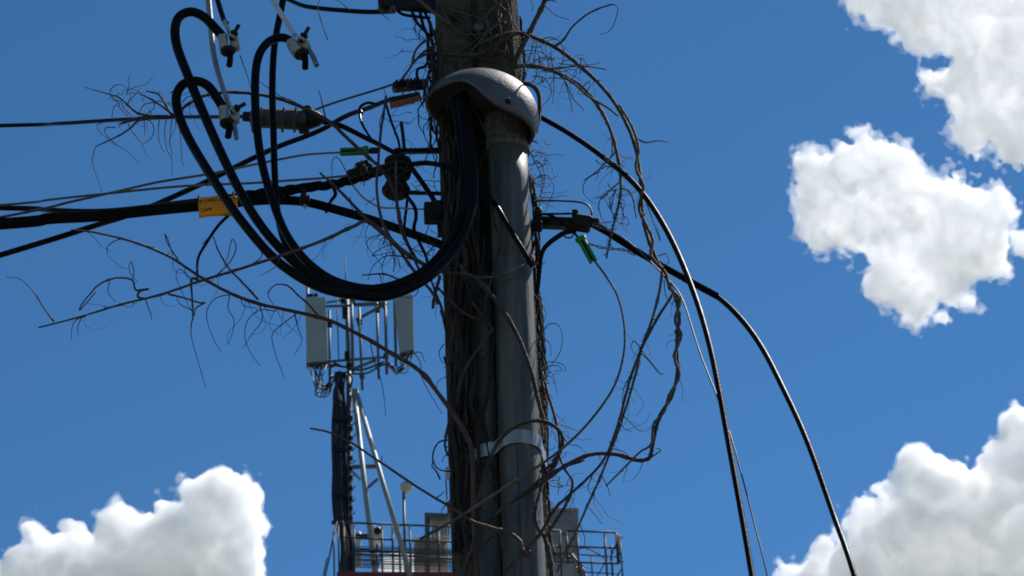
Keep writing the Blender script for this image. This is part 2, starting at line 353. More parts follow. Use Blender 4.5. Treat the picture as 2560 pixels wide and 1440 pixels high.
# ---- communication cables running off to the left
LG = 'communication cables running off to the left'
cable('messenger_cable', 'black cable running level from the left edge to the splice closure', '-2400,372 -900,337 0,313 150,309 300,300 430,293 545,293 640,291', (9.2,7.62), 5, 'rubber', group=LG)
cable('messenger_cable', 'black cable dropping steeply from the orange tag to the lower left', '-1600,1180 -500,790 0,637 210,574 300,545 400,506 500,462 600,412 700,365 800,326 870,288 930,266 985,246', (9.0,7.72), (7.5,7,6), 'rubber', group=LG)
cable('fibre_cable', 'thickest black cable passing behind the yellow tag to the pole', '-2400,690 -800,610 0,559 120,548 220,541 360,528 500,515 620,503 700,501 770,505 860,530 960,560 1050,592 1120,618', (9.2,7.66,7.5), (15,14,11.5,11), 'rubber2', group=LG)
cable('fibre_cable', 'black cable lying just above the thickest one at the left', '-2400,470 -800,508 0,521 120,525 250,527 370,518 490,503 610,486 700,474 800,458', (9.2,7.70), (7,6.5), 'rubber', group=LG)
cable('drop_wire', 'thin brown wire rising from the left edge to the left green clamp', '-2400,1010 -800,690 0,543 180,504 300,478 400,454 520,434 620,415 740,392 800,384 856,381', (9.0,7.55), (3.6,2.8), 'brownwire', 'wire', group=LG)
cable('drop_wire', 'thin brown wire running flat under the splice closure to the insulators', '-2400,720 -800,580 0,513 120,500 230,488 400,470 520,462 640,457 760,449 850,441 930,432', (9.0,7.60), (3,3.2), 'brownwire', 'wire', group=LG)
cable('drop_wire', 'thin brown wire stretched from the splice closure to the anchor clamp', '770,280 800,270 880,243 960,218 1005,204', (7.60,7.66), 2.8, 'brownwire', 'wire')
cable('drop_wire', 'black wire looping down from the closure end to the insulators', '800,303 840,312 880,327 930,352 975,376 1010,392', (7.6,7.55), (7,6), 'rubber', 'wire')
cable('tail_wire', 'bent black wire tail hanging from the thick cable near the yellow tag', '575,535 550,560 520,600 500,635 493,665 493,695', (7.6,7.55), (4.5,3), 'rubber', 'wire')
cable('tail_wire', 'short black tie end dangling below the thick cable', '835,470 838,485 830,500 822,515 815,530', (7.62,7.58), (5,4), 'rubber', 'wire')
P = dense(trace('612,489 680,479 760,470 830,461 890,447 960,425', (7.64,7.60), 8), .01)
o = twist(P, 7*pxm(P[0]), 6*pxm(P[0]), .12, 3).build('grip_wrap', M['rubber2']); tag(o, 'black spiral grip twisted round the fibre cable', 'cable grip')
P = dense(trace('640,493 700,486 760,476 800,466', 7.58, 6), .01)
o = twist(P, 4*pxm(P[0]), 3*pxm(P[0]), .09, 2).build('grip_wrap', M['rubber2']); tag(o, 'loose tail of black spiral wrap under the grip', 'cable grip')
# suspension tie between the cables
root = thing('cable_hanger', 'small black hanger tying the thick cable to the twisted grip', 'hanger', at(762, 478, 7.60))
MB().bar(at(758, 470, 7.58), at(762, 508, 7.58), .016, .014, Vector((0, 1, 0))).build('hanger_arm', M['iron'], root)
MB().lathe(at(762, 500, 7.575), (1, 0, .05), [(-.014, .012), (-.01, .019), (.01, .019), (.014, .012)], 14).build('clamp_ring', M['iron'], root)
disc(762, 515, 7.565, .004, .006, M['connector'], 'rivet', root, 8)
# splice closure
ca, cb2 = at(612, 292, 7.58), at(815, 302, 7.58); u = (cb2-ca).normalized(); m = pxm(ca)
root = thing('splice_closure', 'ribbed grey splice closure hanging on the upper cable', 'splice closure', ca)
MB().lathe(at(628, 294, 7.58), u, [(0, 22*m), (4*m, 25*m), (60*m, 25*m), (130*m, 26*m), (140*m, 26*m)], 22).build('body', M['closure'], root)
MB().lathe(at(606, 291, 7.58), u, [(0, 8*m), (3*m, 13*m), (18*m, 13*m), (24*m, 18*m)], 16).build('end_cap', M['iron'], root)
MB().lathe(at(764, 297, 7.58), u, [(0, 27*m), (14*m, 26*m), (34*m, 18*m), (46*m, 8*m)], 18).build('end_cap', M['iron'], root)
for q in (634, 652, 708, 738): MB().box(at(q, 300, 7.565), 6*m, 30*m, 58*m, u, (0, 0, 1), .2).build('rib', M['closure'], root)
MB().box(at(770, 278, 7.57), 18*m, 30*m, 22*m, u, (0, 0, 1), .2).build('clip', M['iron'], root)
MB().box(at(760, 324, 7.57), 26*m, 24*m, 14*m, u, (0, 0, 1), .2).build('clip', M['iron'], root)
# yellow tag
root = thing('cable_tag', 'yellow plastic tag with black lettering hung on the fibre cable', 'tag', at(544, 500, 7.575))
tl, tr, bl, br = at(495, 497, 7.575), at(593, 488, 7.575), at(497, 538, 7.575), at(594, 529, 7.575)
mb = MB(); nx_, ny_ = 10, 8
tn = (tr-tl).cross(bl-tl).normalized(); tn = tn if tn.y < 0 else -tn
def tagp(s_, t_, lift): 
    p = (tl*(1-s_)+tr*s_)*(1-t_)+(bl*(1-s_)+br*s_)*t_
    bend = max(0, t_-.66)**1.5*.12
    return p+tn*(lift-bend*.6)+tn*(.004*math.sin(s_*5))
for lift in (0.0, -.0022):
    for i in range(ny_+1):
        for j in range(nx_+1): mb.v.append(tagp(j/nx_, i/ny_, lift))
B_ = (ny_+1)*(nx_+1)
for s_ in (0, 1):
    for i in range(ny_):
        for j in range(nx_):
            q = [s_*B_+i*(nx_+1)+j, s_*B_+i*(nx_+1)+j+1, s_*B_+(i+1)*(nx_+1)+j+1, s_*B_+(i+1)*(nx_+1)+j]
            mb.f.append(tuple(q if s_ else q[::-1])); mb.fl.append(True)
edge = [j for j in range(nx_+1)]+[(i)*(nx_+1)+nx_ for i in range(1, ny_+1)]+[ny_*(nx_+1)+j for j in range(nx_-1, -1, -1)]+[i*(nx_+1) for i in range(ny_-1, 0, -1)]
for a, b in zip(edge, edge[1:]+edge[:1]): mb.f.append((a, b, B_+b, B_+a)); mb.fl.append(False)
plate = mb.build('plate', M['yellow'], root)
def lettering(txt, px, py, hpx, parent, name):
    cu = bpy.data.curves.new(name, 'FONT'); cu.body = txt; cu.size = 1.0; cu.extrude = 0.0; cu.offset = 0.018
    to = bpy.data.objects.new(name, cu); COL.objects.link(to)
    dg = bpy.context.evaluated_depsgraph_get(); me = bpy.data.meshes.new_from_object(to.evaluated_get(dg)); bpy.data.objects.remove(to); bpy.data.curves.remove(cu)
    c = at(px, py, 7.575); k = hpx*pxm(c)/.72; ex = (tr-tl).normalized(); ez = (tl-bl).normalized(); base = root.location
    off = (c-tl).dot(tn)
    for v in me.vertices:
        p = c+ex*(v.co.x*k)+ez*(v.co.y*k); s_ = (p-tl).dot(ex)/(tr-tl).length; t_ = (tl-p).dot(ez)/(tl-bl).length
        p = tagp(s_, t_, .0012); v.co = p-base
    me.name = name; return obj(name, me, M['ink'], parent)
lettering('CABO ÓPTICO', 509, 508.5, 9.5, plate, 'lettering')
lettering('Claro', 503, 529.5, 9, plate, 'lettering')
mb = MB(); z0 = at(501, 500, 7.573)
px_tube(trace('497,498 502,504 500,509', 7.572, 1), .9, 5).build('bolt_symbol', M['ink'], plate)
px_tube(trace('507,499 502,504', 7.572, 1), .9, 5).build('bolt_symbol', M['ink'], plate)
px_tube(trace('522,521 524,518', 7.571, 1), .6, 5).build('logo_ray', M['ink'], plate); px_tube(trace('526,522 529,520', 7.571, 1), .6, 5).build('logo_ray', M['ink'], plate)
for q in (500, 586): px_tube(trace(f'{q},{503 if q<540 else 494} {q-4},{496 if q<540 else 486} {q-2},{488 if q<540 else 478}', 7.57, 3), 2.2, 6).build('cable_tie', M['iron'], root)
# orange tag and the anchor clamp
root = thing('cable_tag', 'worn orange tag under the anchor clamp left of the weatherhead', 'tag', at(975, 262, 7.62))
mb = MB(); q = [at(974, 256, 7.60), at(1050, 238, 7.60), at(1056, 247, 7.60), at(1052, 251, 7.59), at(976, 271, 7.60)]
for lift in (0, .003): mb.v += [p+Vector((0, lift, 0)) for p in q]
mb.f = [(0, 1, 2, 3, 4), (9, 8, 7, 6, 5)]+[(i, 5+i, 5+(i+1) % 5, (i+1) % 5) for i in range(5)]; mb.fl = [False]*7
mb.build('plate', M['orange'], root)
MB().bar(at(974, 250, 7.61), at(1050, 236, 7.61), .012, .012, Vector((0, 1, 0))).build('backing_bar', M['iron'], root)
root = thing('anchor_clamp', 'dark anchor clamp with a ridged top, left of the weatherhead', 'clamp', at(985, 222, 7.64)); c = at(985, 222, 7.62); e = at(1062, 214, 7.66); m = pxm(c)
MB().tube([c, e], 11*m, 12).build('barrel', M['galv2'], root)
MB().bar(at(985, 212, 7.60), at(1066, 205, 7.66), 12*m, 12*m, Vector((0, 1, 0))).build('ridge_plate', M['iron'], root)
for k in range(7): MB().box(at(992+k*9, 206-k*.9, 7.60), 6*m, 14*m, 9*m).build('ridge_tooth', M['iron'], root)
MB().lathe(at(1056, 212, 7.63), (1, 0, .1), [(0, 16*m), (8*m, 16*m), (10*m, 10*m)], 6).build('nut', M['galv2'], root)
px_tube(trace('1046,205 1042,185 1046,172 1062,166 1070,150 1072,120', 7.64, 4), 3.8, 8).build('hook', M['iron'], root)
# spool insulators on their rack
root = thing('insulator_rack', 'black spool insulators on steel arms at the left of the pole', 'insulator rack', at(1090, 430, 7.62))
ri = at(990, 430, 7.56); m = pxm(ri)*.9
MB().lathe(at(994, 436, 7.56), (0, 0, 1), [(-8*m, 30*m), (-6*m, 36*m), (4*m, 38*m), (6*m, 28*m), (11*m, 28*m), (12*m, 40*m), (22*m, 42*m), (24*m, 30*m), (30*m, 30*m), (32*m, 37*m), (44*m, 38*m), (46*m, 24*m), (54*m, 22*m)], 22).build('spool', M['iron'], root, sharp=30)
MB().lathe(at(990, 484, 7.56), (0, 0, 1), [(-6*m, 22*m), (-4*m, 32*m), (6*m, 40*m), (14*m, 40*m), (16*m, 30*m), (22*m, 28*m), (24*m, 34*m), (34*m, 30*m), (36*m, 20*m), (44*m, 20*m)], 22).build('spool', M['iron'], root, sharp=30)
MB().tube([at(990, 500, 7.56), at(992, 372, 7.56)], 6*m, 10).build('spindle', M['iron'], root)
MB().bar(at(985, 379, 7.56), at(1110, 376, 7.64), 13*m, 13*m).build('arm', M['iron'], root)
MB().bar(at(966, 481, 7.56), at(1110, 484, 7.64), 9*m, 8*m).build('arm', M['iron'], root)
px_tube(trace('1003,307 1007,335 1011,375', 7.55, 2), 4.5, 8).build('upright_pin', M['iron'], root)
MB().box(at(985, 492, 7.55), 16*m, 16*m, 14*m).build('nut', M['iron'], root)
# wedge clamp beside the insulators
root = thing('wedge_clamp', 'dark wedge clamp gripping the wires left of the insulators', 'clamp', at(900, 425, 7.57)); c = at(900, 428, 7.57); m = pxm(c)
wx = (at(960, 412, 7.57)-at(870, 440, 7.57)).normalized()
MB().box(c, 66*m, 22*m, 20*m, wx, (0, 0, 1), .2).build('body', M['iron'], root)
MB().box(at(905, 412, 7.565), 34*m, 18*m, 14*m, wx, (0, 0, 1), .2).build('wedge', M['iron'], root)
for q in ((904, 404), (911, 414), (917, 421), (888, 418)): disc(q[0], q[1], 7.555, 3.5*m, .006, M['connector'], 'rivet', root, 8)
px_tube(trace('930,424 960,415 1000,405', 7.56, 3), 5, 8).build('bail', M['iron'], root); px_tube(trace('930,436 965,428 1000,424', 7.56, 3), 4, 8).build('bail', M['iron'], root)
# green drop clamps
def drop_clamp(label, p0, p1, Y, dark_end):
    a, b = at(*p0, Y), at(*p1, Y); u = (b-a).normalized(); m = pxm(a); L = (b-a).length
    root = thing('drop_clamp', label, 'clamp', a, 'green drop wire clamps')
    w = Vector((0, -1, 0)).cross(u).normalized()
    MB().box((a+b)/2+w*(6.5*m), L, 11*m, 7*m, u, w, .25).build('shell_half', M['green'], root)
    MB().box((a+b)/2-w*(6.5*m), L, 11*m, 7*m, u, w, .25).build('shell_half', M['green'], root)
    MB().box((a+b)/2+u*(4*m)+Vector((0, .003, 0)), L*.96, 9*m, 9*m, u, w, .1).build('wedge', M['iron'], root)
    MB().box(b-u*(7*m), 14*m, 12*m, 27*m, u, w, .2).build('flange', M['green'], root)
    if dark_end: MB().box(b+u*(14*m), 24*m, 10*m, 16*m, u, w, .25).build('wedge_tail', M['iron'], root)
    return root
drop_clamp('green plastic drop clamp lying level left of the insulators', (850, 380), (922, 377), 7.54, True)
drop_clamp('green plastic drop clamp hanging below the right bracket', (1484, 655), (1449, 592), 7.50, False)
# junction box at the pole's left edge
root = thing('terminal_box', 'square black terminal box on the left edge of the pole', 'terminal box', at(1085, 532, 7.56)); c = at(1085, 533, 7.56); m = pxm(c)
MB().box(c, 50*m, 46*m, 44*m, (1, 0, 0), (0, 0, 1), .08).build('case', M['iron'], root)
MB().lathe(at(1092, 508, 7.54), (1, 0, 0), [(-14*m, 8*m), (14*m, 8*m)], 12).build('gland', M['iron'], root)
MB().bar(at(1098, 520, 7.57), at(1104, 590, 7.57), 18*m, 14*m, Vector((0, 1, 0))).build('mounting_plate', M['iron'], root)
cable('jumper_wire', 'thin wire sagging from the twisted grip to the terminal box', '880,461 905,490 930,510 955,518 1000,521 1060,523', (7.58,7.55), (2.6,2), 'greywire', 'wire')
cable('jumper_cable', 'black cable arching from the insulators over to the conduit', '1015,412 1060,408 1100,412 1150,424 1190,440 1218,488 1250,528 1285,590 1318,645 1334,668', (7.55,7.5,7.44,7.45), 6.5, 'rubber')
cable('jumper_cable', 'black cable sloping from the insulators down behind the terminal box', '1018,405 1050,450 1085,500 1110,545 1132,590', (7.58,7.52), 6.5, 'rubber')
cable('jumper_cable', 'black wire hanging from the insulator base past the thick cable', '1015,488 1035,515 1040,545 1036,575 1050,610 1065,640 1070,665', (7.55,7.50), (5,4), 'rubber')
cable('jumper_cable', 'slim black wire dropping straight from the insulator base', '1018,490 1016,520 1010,575', (7.57,7.57), 3.5, 'rubber')
cable('jumper_cable', 'black wire curling up from the sloping cable to the anchor clamp', '905,285 900,268 920,258 950,262', (7.66,7.66), (4,3.5), 'rubber')
cable('jumper_cable', 'black wire hanging from the sloping cable to the closure lead', '899,282 902,300 912,322 928,345 940,358', (7.66,7.58), (3.5,3), 'rubber')
cable('jumper_cable', 'twin thin wire running from the anchor clamp to the insulators', '965,260 980,310 995,350 1000,375', (7.62,7.56), 3.2, 'rubber')
# arm at the top left
root = thing('pole_arm', 'dark round-ended steel arm reaching left at the top of the pole', 'bracket', at(1090, 12, 7.66)); c = at(960, 6, 7.58); m = pxm(c)
MB().bar(at(962, 8, 7.58), at(1108, 20, 7.64), 22*m, 24*m).build('arm', M['iron'], root)
MB().lathe(at(966, 8, 7.56), (0, 1, 0), [(-.02, 14*m), (-.016, 21*m), (.02, 21*m), (.024, 14*m)], 20).build('roller', M['iron'], root)
MB().lathe(at(982, 26, 7.56), (0, -1, 0), [(0, 9*m), (12*m, 9*m), (14*m, 6*m)], 6).build('nut', M['galv2'], root)
MB().bar(at(1000, -6, 7.60), at(1108, -2, 7.66), 18*m, 14*m).build('upper_arm', M['iron'], root)
cable('messenger_cable', 'black cable curving in from the top left to the round-ended arm', '560,-90 640,-30 716,-4 760,14 810,23 870,27 930,30 985,28', (7.9,7.6), (5,6.5), 'rubber')
for k, (s_, lab) in enumerate((('992,26 1012,38 1045,42 1075,45', 'black jumper sagging just under the round-ended arm'), ('1030,28 1040,55 1060,75 1078,100 1082,140 1072,170', 'black jumper hooked down from the arm along the pole edge'), ('1050,30 1058,60 1068,90 1070,120', 'short black jumper hanging beside the hooked one'), ('1062,30 1074,60 1080,100 1086,160 1080,230', 'black jumper falling from the arm behind the weatherhead'))):
    cable('jumper_cable', lab, s_, (7.62,7.66), 4, 'rubber')
# right bracket
root = thing('side_bracket', 'black anchor bracket sticking out right of the conduit', 'bracket', at(1345, 556, 7.62)); c = at(1440, 556, 7.55); m = pxm(c)
MB().bar(at(1335, 556, 7.63), at(1440, 560, 7.56), 22*m, 26*m).build('arm', M['iron'], root)
MB().box(at(1345, 552, 7.58), 22*m, 40*m, 44*m).build('pole_clip', M['iron'], root)
MB().lathe(at(1347, 528, 7.57), (0, 0, 1), [(-6*m, 8*m), (8*m, 8*m), (12*m, 5*m)], 8).build('bolt', M['iron'], root)
MB().tube([at(1350, 535, 7.57), at(1432, 534, 7.55)], 3*m, 8).build('tie_rod', M['iron'], root)
MB().box(at(1455, 558, 7.55), 46*m, 30*m, 40*m, at(1500, 566, 7.55)-at(1400, 550, 7.55), (0, 0, 1), .15).build('wedge_body', M['iron'], root)
MB().box(at(1438, 536, 7.55), 16*m, 24*m, 18*m).build('rod_nut', M['iron'], root)
MB().box(at(1484, 555, 7.55), 30*m, 22*m, 16*m, at(1500, 556, 7.55)-at(1400, 550, 7.55), (0, 0, 1), .2).build('nose', M['iron'], root)
px_tube(trace('1412,560 1420,545 1432,552 1426,568 1410,578 1412,592 1428,594 1435,582', 7.54, 4), 2, 6).build('wire_loop', M['iron'], root)
# ---- cables falling away to the right
RG = 'cables falling away to the right'
cable('drop_cable', 'black cable arching from behind the conduit out and down past the vine', '1290,262 1340,286 1420,332 1500,388 1590,465 1660,562 1718,690 1775,870 1830,1150 1880,1440 1925,1760 1990,2300', (7.66,7.6,7.3,6.9,6.5), (6.5,7,7.5,8), 'rubber3', group=RG)
cable('drop_cable', 'black cable from the right bracket bowing far out to the lower right', '1478,562 1530,590 1620,645 1700,690 1790,738 1850,795 1910,880 1960,975 2020,1110 2085,1290 2135,1440 2230,1780 2330,2300', (7.55,7.5,7.3,7.0,6.6), (6,7,7,7.5), 'rubber3', group=RG)
P = dense(trace('1500,568 1540,595 1620,645 1700,690 1792,740', (7.545,7.42), 8), .008)
o = twist(P, 6.4*pxm(P[0]), 2.4*pxm(P[0]), .10, 8, 6).build('grip_wrap', M['rubber2']); tag(o, 'shiny twisted grip round the cable leaving the right bracket', 'cable grip')
cable('drop_wire', 'hair-thin wire falling straight down between the two right cables', '1480,562 1540,585 1600,630 1660,690 1705,745 1750,880 1800,1010 1838,1130 1880,1290 1918,1440 1990,1760', (7.5,7.4,7.1,6.9), (2.2,2,2), 'brownwire', 'wire', group=RG)
cable('drop_wire', 'thin wire from the right green clamp curving back across the pole', '1486,652 1515,690 1545,745 1562,820 1558,890 1530,975 1470,1060 1400,1125 1320,1182 1250,1228 1180,1272 1110,1315 1050,1348', (7.5,7.45,7.4,7.36,7.34), (2.6,2.8,3.4,4), 'bark3', 'wire')
cable('jumper_wire', 'thin brown wire looped from the vines over the right bracket', '1340,502 1400,501 1440,504 1470,513 1480,532 1474,548', 7.56, 2.6, 'brownwire', 'wire')
cable('jumper_cable', 'black jumper curving from the right bracket down along the conduit', '1440,575 1405,585 1375,605 1355,635 1348,690 1342,730 1330,760', (7.56,7.6), (7,5), 'rubber')
cable('jumper_cable', 'grey jumper arched over the right bracket to the green clamp', '1330,640 1328,580 1335,545 1360,536 1395,548 1430,578 1452,600', (7.54,7.5), 3, 'rubber2')
P = dense(trace('1470,608 1510,620 1560,625 1590,638', 7.5, 6), .008)
o = twist(P, 2.6*pxm(P[0]), 1.8*pxm(P[0]), .06, 2, 6).build('tie_wire', M['greywire']); tag(o, 'short grey twisted tie wire beside the right green clamp', 'wire')
cable('ground_wire', 'bent black wire hooking out behind the weatherhead on the right', '1300,208 1325,212 1342,226 1350,250 1348,285 1340,330', (7.62,7.58), (5.5,6,5), 'bark', 'wire')
# ------------------------------------------------------------------ dead climbing vines
def knots(P, rr, n, rng):
    """small swollen nodes along a stem"""
    out = rr[:]
    for _ in range(n if len(P) > 3 else 0):
        i = rng.randrange(1, len(P)-1)
        out[i] *= 1.22
    return out
def stem(parent, s, Y, r, mt, name='stem', sub=6, sides=8, wob=.07, seed=0, jit=.7):
    rng = random.Random(seed*31+len(s)); P = trace(s, Y, sub); n = len(P)
    rr = list(np.interp(np.linspace(0, 1, n), np.linspace(0, 1, len(r)), r)) if hasattr(r, '__len__') else [r]*n
    for i in range(1, n-1): P[i] = P[i]+Vector((rng.uniform(-1, 1), rng.uniform(-1, 1), rng.uniform(-1, 1)))*(jit*pxm(P[i])*.6)
    rr = knots(P, rr, max(1, n//7), rng)
    MB().tube(P, [rr[i]*pxm(P[i]) for i in range(n)], sides, wob=wob).build(name, M[mt], parent)
    return P
def curl(p, rng, length, droop=1.0, r=(1.1, .5)):
    """one hanging, kinked tendril from point p; length in photograph pixels"""
    m = pxm(p); n = rng.randint(9, 15); step = length*m/n; a = rng.uniform(-2.6, -.5)*1.0; az = rng.uniform(-1.0, 1.0)
    Q = [p.copy()]; bend = rng.uniform(-.25, .25)
    for i in range(n):
        a += bend+rng.uniform(-.35, .35); a += (-1.57-a)*.10*droop
        if rng.random() < .12: bend = rng.uniform(-.45, .45)
        Q.append(Q[-1]+Vector((math.cos(a)*math.cos(az), math.cos(a)*math.sin(az), math.sin(a)))*step)
    Q = catmull(Q, 2); k = len(Q)
    return MB().tube(Q, [(r[0]+(r[1]-r[0])*i/k)*m for i in range(k)], 4)
def tendrils(parent, P, n, seed, lo=50, hi=150, r=(1.15, .55), a=0.05, b=1.0):
    rng = random.Random(seed)
    for _ in range(n):
        i = int(len(P)*rng.uniform(a, b)); p = P[min(i, len(P)-1)]
        curl(p, rng, rng.uniform(lo*.4, hi*1.15), rng.uniform(.2, 1.2), tuple(q*rng.uniform(.65, 1.1) for q in r)).build('tendril', M['tend'], parent)
    for _ in range(n):
        i = rng.randrange(len(P)); p = P[i]; m = pxm(p)*rng.uniform(.4, .9); d = Vector((rng.uniform(-1, 1), rng.uniform(-.6, .6), rng.uniform(-.3, 1))).normalized()
        MB().tube([p, p+d*(rng.uniform(5, 11)*m), p+d*(13*m)+Vector((0, 0, 3*m))], [2.4*m, 1.8*m, .7*m], 5).build('bud', M['bark'], parent)
VG = 'dead vine stems on the pole'
vid = [0]
def vine(label, s, Y, r, mt='bark', sides_=(), tend=(), auto=6, lo=50, hi=150, a=.05, b=1.0, jit=.7):
    vid[0] += 1; k = vid[0]; q = pts2(s)[0]; y0 = Y[0] if isinstance(Y, (tuple, list)) else Y
    root = thing('dead_vine', label, 'vine', at(q[0], q[1], y0), VG)
    r = tuple(q*.8 for q in r); P = stem(root, s, Y, r, mt, seed=k, jit=jit)
    for (ss, YY, rr) in sides_: stem(root, ss, YY, tuple(q*.85 for q in rr), mt, 'side_stem', seed=k+50, jit=.6)
    for (ss, YY) in tend:
        PP = trace(ss, YY, 5); n = len(PP)
        MB().tube(PP, [(1.5-.8*i/n)*pxm(PP[i]) for i in range(n)], 5).build('tendril', M['tend'], root)
    tendrils(root, P, int(auto*1.6), k*17, lo, hi, (1.0, .45), a=a, b=b)
    return root, P
vine('long slender vine branch reaching left from the pole in front of the phone mast',
 '1196,1460 1190,1380 1184,1290 1183,1210 1178,1120 1150,1060 1100,990 1050,928 970,878 900,838 820,800 740,780 650,760 580,735 500,692 420,640 330,604 240,582 178,574', (7.50,7.46,7.38,7.30,7.25,7.22), (7,8,7.5,6.5,6,5,4,2.6), 'bark2',
 [('645,748 600,700 570,668 545,625 530,590 505,612', 7.25, (3.6,2.4,1.2)), ('800,795 770,760 745,738 720,715 690,712 670,735 685,765', 7.26, (3.5,2.5,1)), ('445,650 420,610 412,585 420,600 432,640', 7.22, (2.2,1)), ('380,620 330,605 300,598 270,615 272,640 300,665 318,672', 7.22, (2.6,1.4,.7))],
 [('690,778 650,775 620,800 612,840 625,880 650,915', 7.26), ('740,785 700,815 680,840 690,890 705,930 710,945', 7.26), ('585,735 540,745 518,775 520,810 535,850 552,878', 7.26), ('575,735 570,770 585,800 580,835 568,862', 7.24), ('600,740 610,765 640,770 640,785', 7.24), ('735,780 745,820 755,850 738,885', 7.26), ('650,760 655,800 630,835 608,870', 7.27), ('1015,905 1030,880 1050,905 1057,950 1090,1010 1105,1035', 7.33), ('925,850 935,900 955,960 965,1042', 7.3)], 9, 60, 150, .25, 1)
vine('straight vine branch rising from the far left tip to the fork near the insulators',
 '1062,664 1000,622 925,556 880,568 800,604 700,640 600,672 500,703 400,737 300,762 200,792 96,819', (7.36,7.26,7.16,7.14,7.14,7.16), (6,6.5,5.5,5,4.5,4,3.2,2.4), 'bark2',
 [('135,804 110,770 80,725 50,698 16,692', 7.16, (2.8,1.6,1)), ('540,690 575,655 590,620 580,598 570,640 560,665', 7.15, (2.2,1)), ('365,748 345,742 350,728 372,722 340,725 330,700 290,695 250,710 225,735 205,760 200,775 235,735 240,730', 7.15, (4,3,2.4,1.4)), ('625,664 655,640 640,610', 7.15, (2,1)), ('500,704 490,697 478,700 480,740 482,790 478,815 480,850 500,920 515,970', 7.15, (4,3.6,2.6,1.2,.7)), ('420,735 460,745 500,757 512,757 490,770 485,790', 7.15, (3,2.6,1.8))],
 [('215,790 190,800 180,820 178,850', 7.16), ('205,792 195,815 195,838', 7.16), ('480,775 450,760 440,740', 7.15), ('330,700 335,680 328,655 322,668 330,690 345,705', 7.15), ('275,700 270,730 290,755', 7.15), ('365,752 375,780 380,800', 7.16), ('700,640 690,665 650,690', 7.15), ('500,705 470,690 450,672 440,690 455,730 480,780', 7.15)], 8, 40, 110, .15, 1)
vine('stout vine running from above the twisted grip down across to the conduit',
 '800,432 850,478 925,556 1000,620 1060,660 1120,682 1180,690 1240,752 1290,832 1325,920 1345,1000 1362,1060', (7.36,7.34,7.33,7.38,7.44,7.45,7.46), (3.2,5,5.5,6,6.5,6.5,7,7,7,6), 'bark',
 [('1000,620 975,592 940,560', 7.34, (3,2)), ('1062,660 1040,690 1005,700 960,685 905,688', 7.33, (4,3,2)), ('1035,650 1000,640 960,642 930,670 920,700', 7.34, (2.6,1.5,.8))],
 [('960,585 925,595 918,615 945,650 955,665', 7.34), ('975,610 985,640 990,665', 7.34), ('930,640 945,625 975,612 1005,615', 7.35), ('880,462 850,400 832,398 830,440 832,455', 7.36)], 10, 40, 120, .1, .55)
vine('arched vine hanging over the splice closure with a tangled end at the left',
 '1045,655 1020,612 1000,560 985,480 955,425 905,380 865,342 820,302 760,270 690,245 620,233 560,231 500,243 455,272 430,293 385,293', (7.40,7.42,7.46,7.5,7.5,7.42,7.36,7.34), (5.5,5.5,5,5.5,6,6,5.5,5,4.5,5), 'bark',
 [('440,292 400,262 372,245 350,235', 7.34, (4,3,2)), ('430,292 385,290 345,295 300,310 340,300', 7.34, (4,3.4,2)), ('385,292 340,280 300,245 270,235 210,218', 7.34, (4,3.4,2.2,1)), ('345,300 320,325 285,345 240,366', 7.33, (3.4,2.6,1.6)), ('430,290 410,255 395,235 365,228', 7.35, (4,3,2)), ('760,268 725,250 700,240 650,205', 7.38, (2.2,1)), ('815,300 805,255 797,226', 7.46, (2.4,1))],
 [('300,262 275,235 285,215 305,212 320,225 330,255', 7.34), ('330,290 310,270 300,252 280,250', 7.34), ('320,290 290,262 280,290 285,300', 7.34), ('390,255 360,262 350,280 345,290', 7.34), ('240,366 232,390 232,410 245,450 255,480', 7.33), ('290,318 265,320 265,335 290,360 320,380 350,408', 7.33), ('300,318 290,300 247,310 250,330 290,365', 7.33), ('340,305 370,300 385,320 378,345 358,360', 7.33), ('360,300 362,320 362,340', 7.33), ('320,310 335,335 355,358 365,385 375,395', 7.33), ('398,300 396,330 400,360 410,380', 7.34), ('415,300 412,335 418,375 430,400 430,440', 7.34), ('448,300 452,350 455,400 460,415', 7.34), ('430,298 425,350 430,380 428,390', 7.34), ('490,240 480,215 470,190 475,180 465,195 478,225 440,245', 7.34), ('455,255 475,240 500,255 510,285 518,300', 7.34), ('600,138 615,180 628,222', 7.35)], 9, 30, 90, .6, 1)
vine('thin vine dropping from the anchor clamp in front of the insulators',
 '965,240 958,290 952,330 946,400 942,480 958,560 995,620 1045,690 1080,730 1095,760', (7.52,7.44,7.40,7.40), (3.5,4,4.2,5,5,5), 'bark2', [('990,400 990,450 995,520 1015,600 1050,680', 7.42, (3.5,4,4))], [('952,330 950,300 968,255 960,220 975,215', 7.45)], 5, 40, 90, .2, .9)
vine('thick vine stem leaning out at the top right of the pole', '1258,230 1275,185 1300,128 1330,68 1362,2 1385,-60', (7.58,7.60,7.62), (9,8.5,8,8), 'bark', [('1345,30 1340,55 1330,72', 7.6, (2.5,2)), ('1362,2 1378,0 1390,5', 7.6, (3,1.6))], [('1360,12 1390,38 1425,50', 7.6), ('1320,-10 1332,10 1330,28', 7.6)], 3, 30, 70)
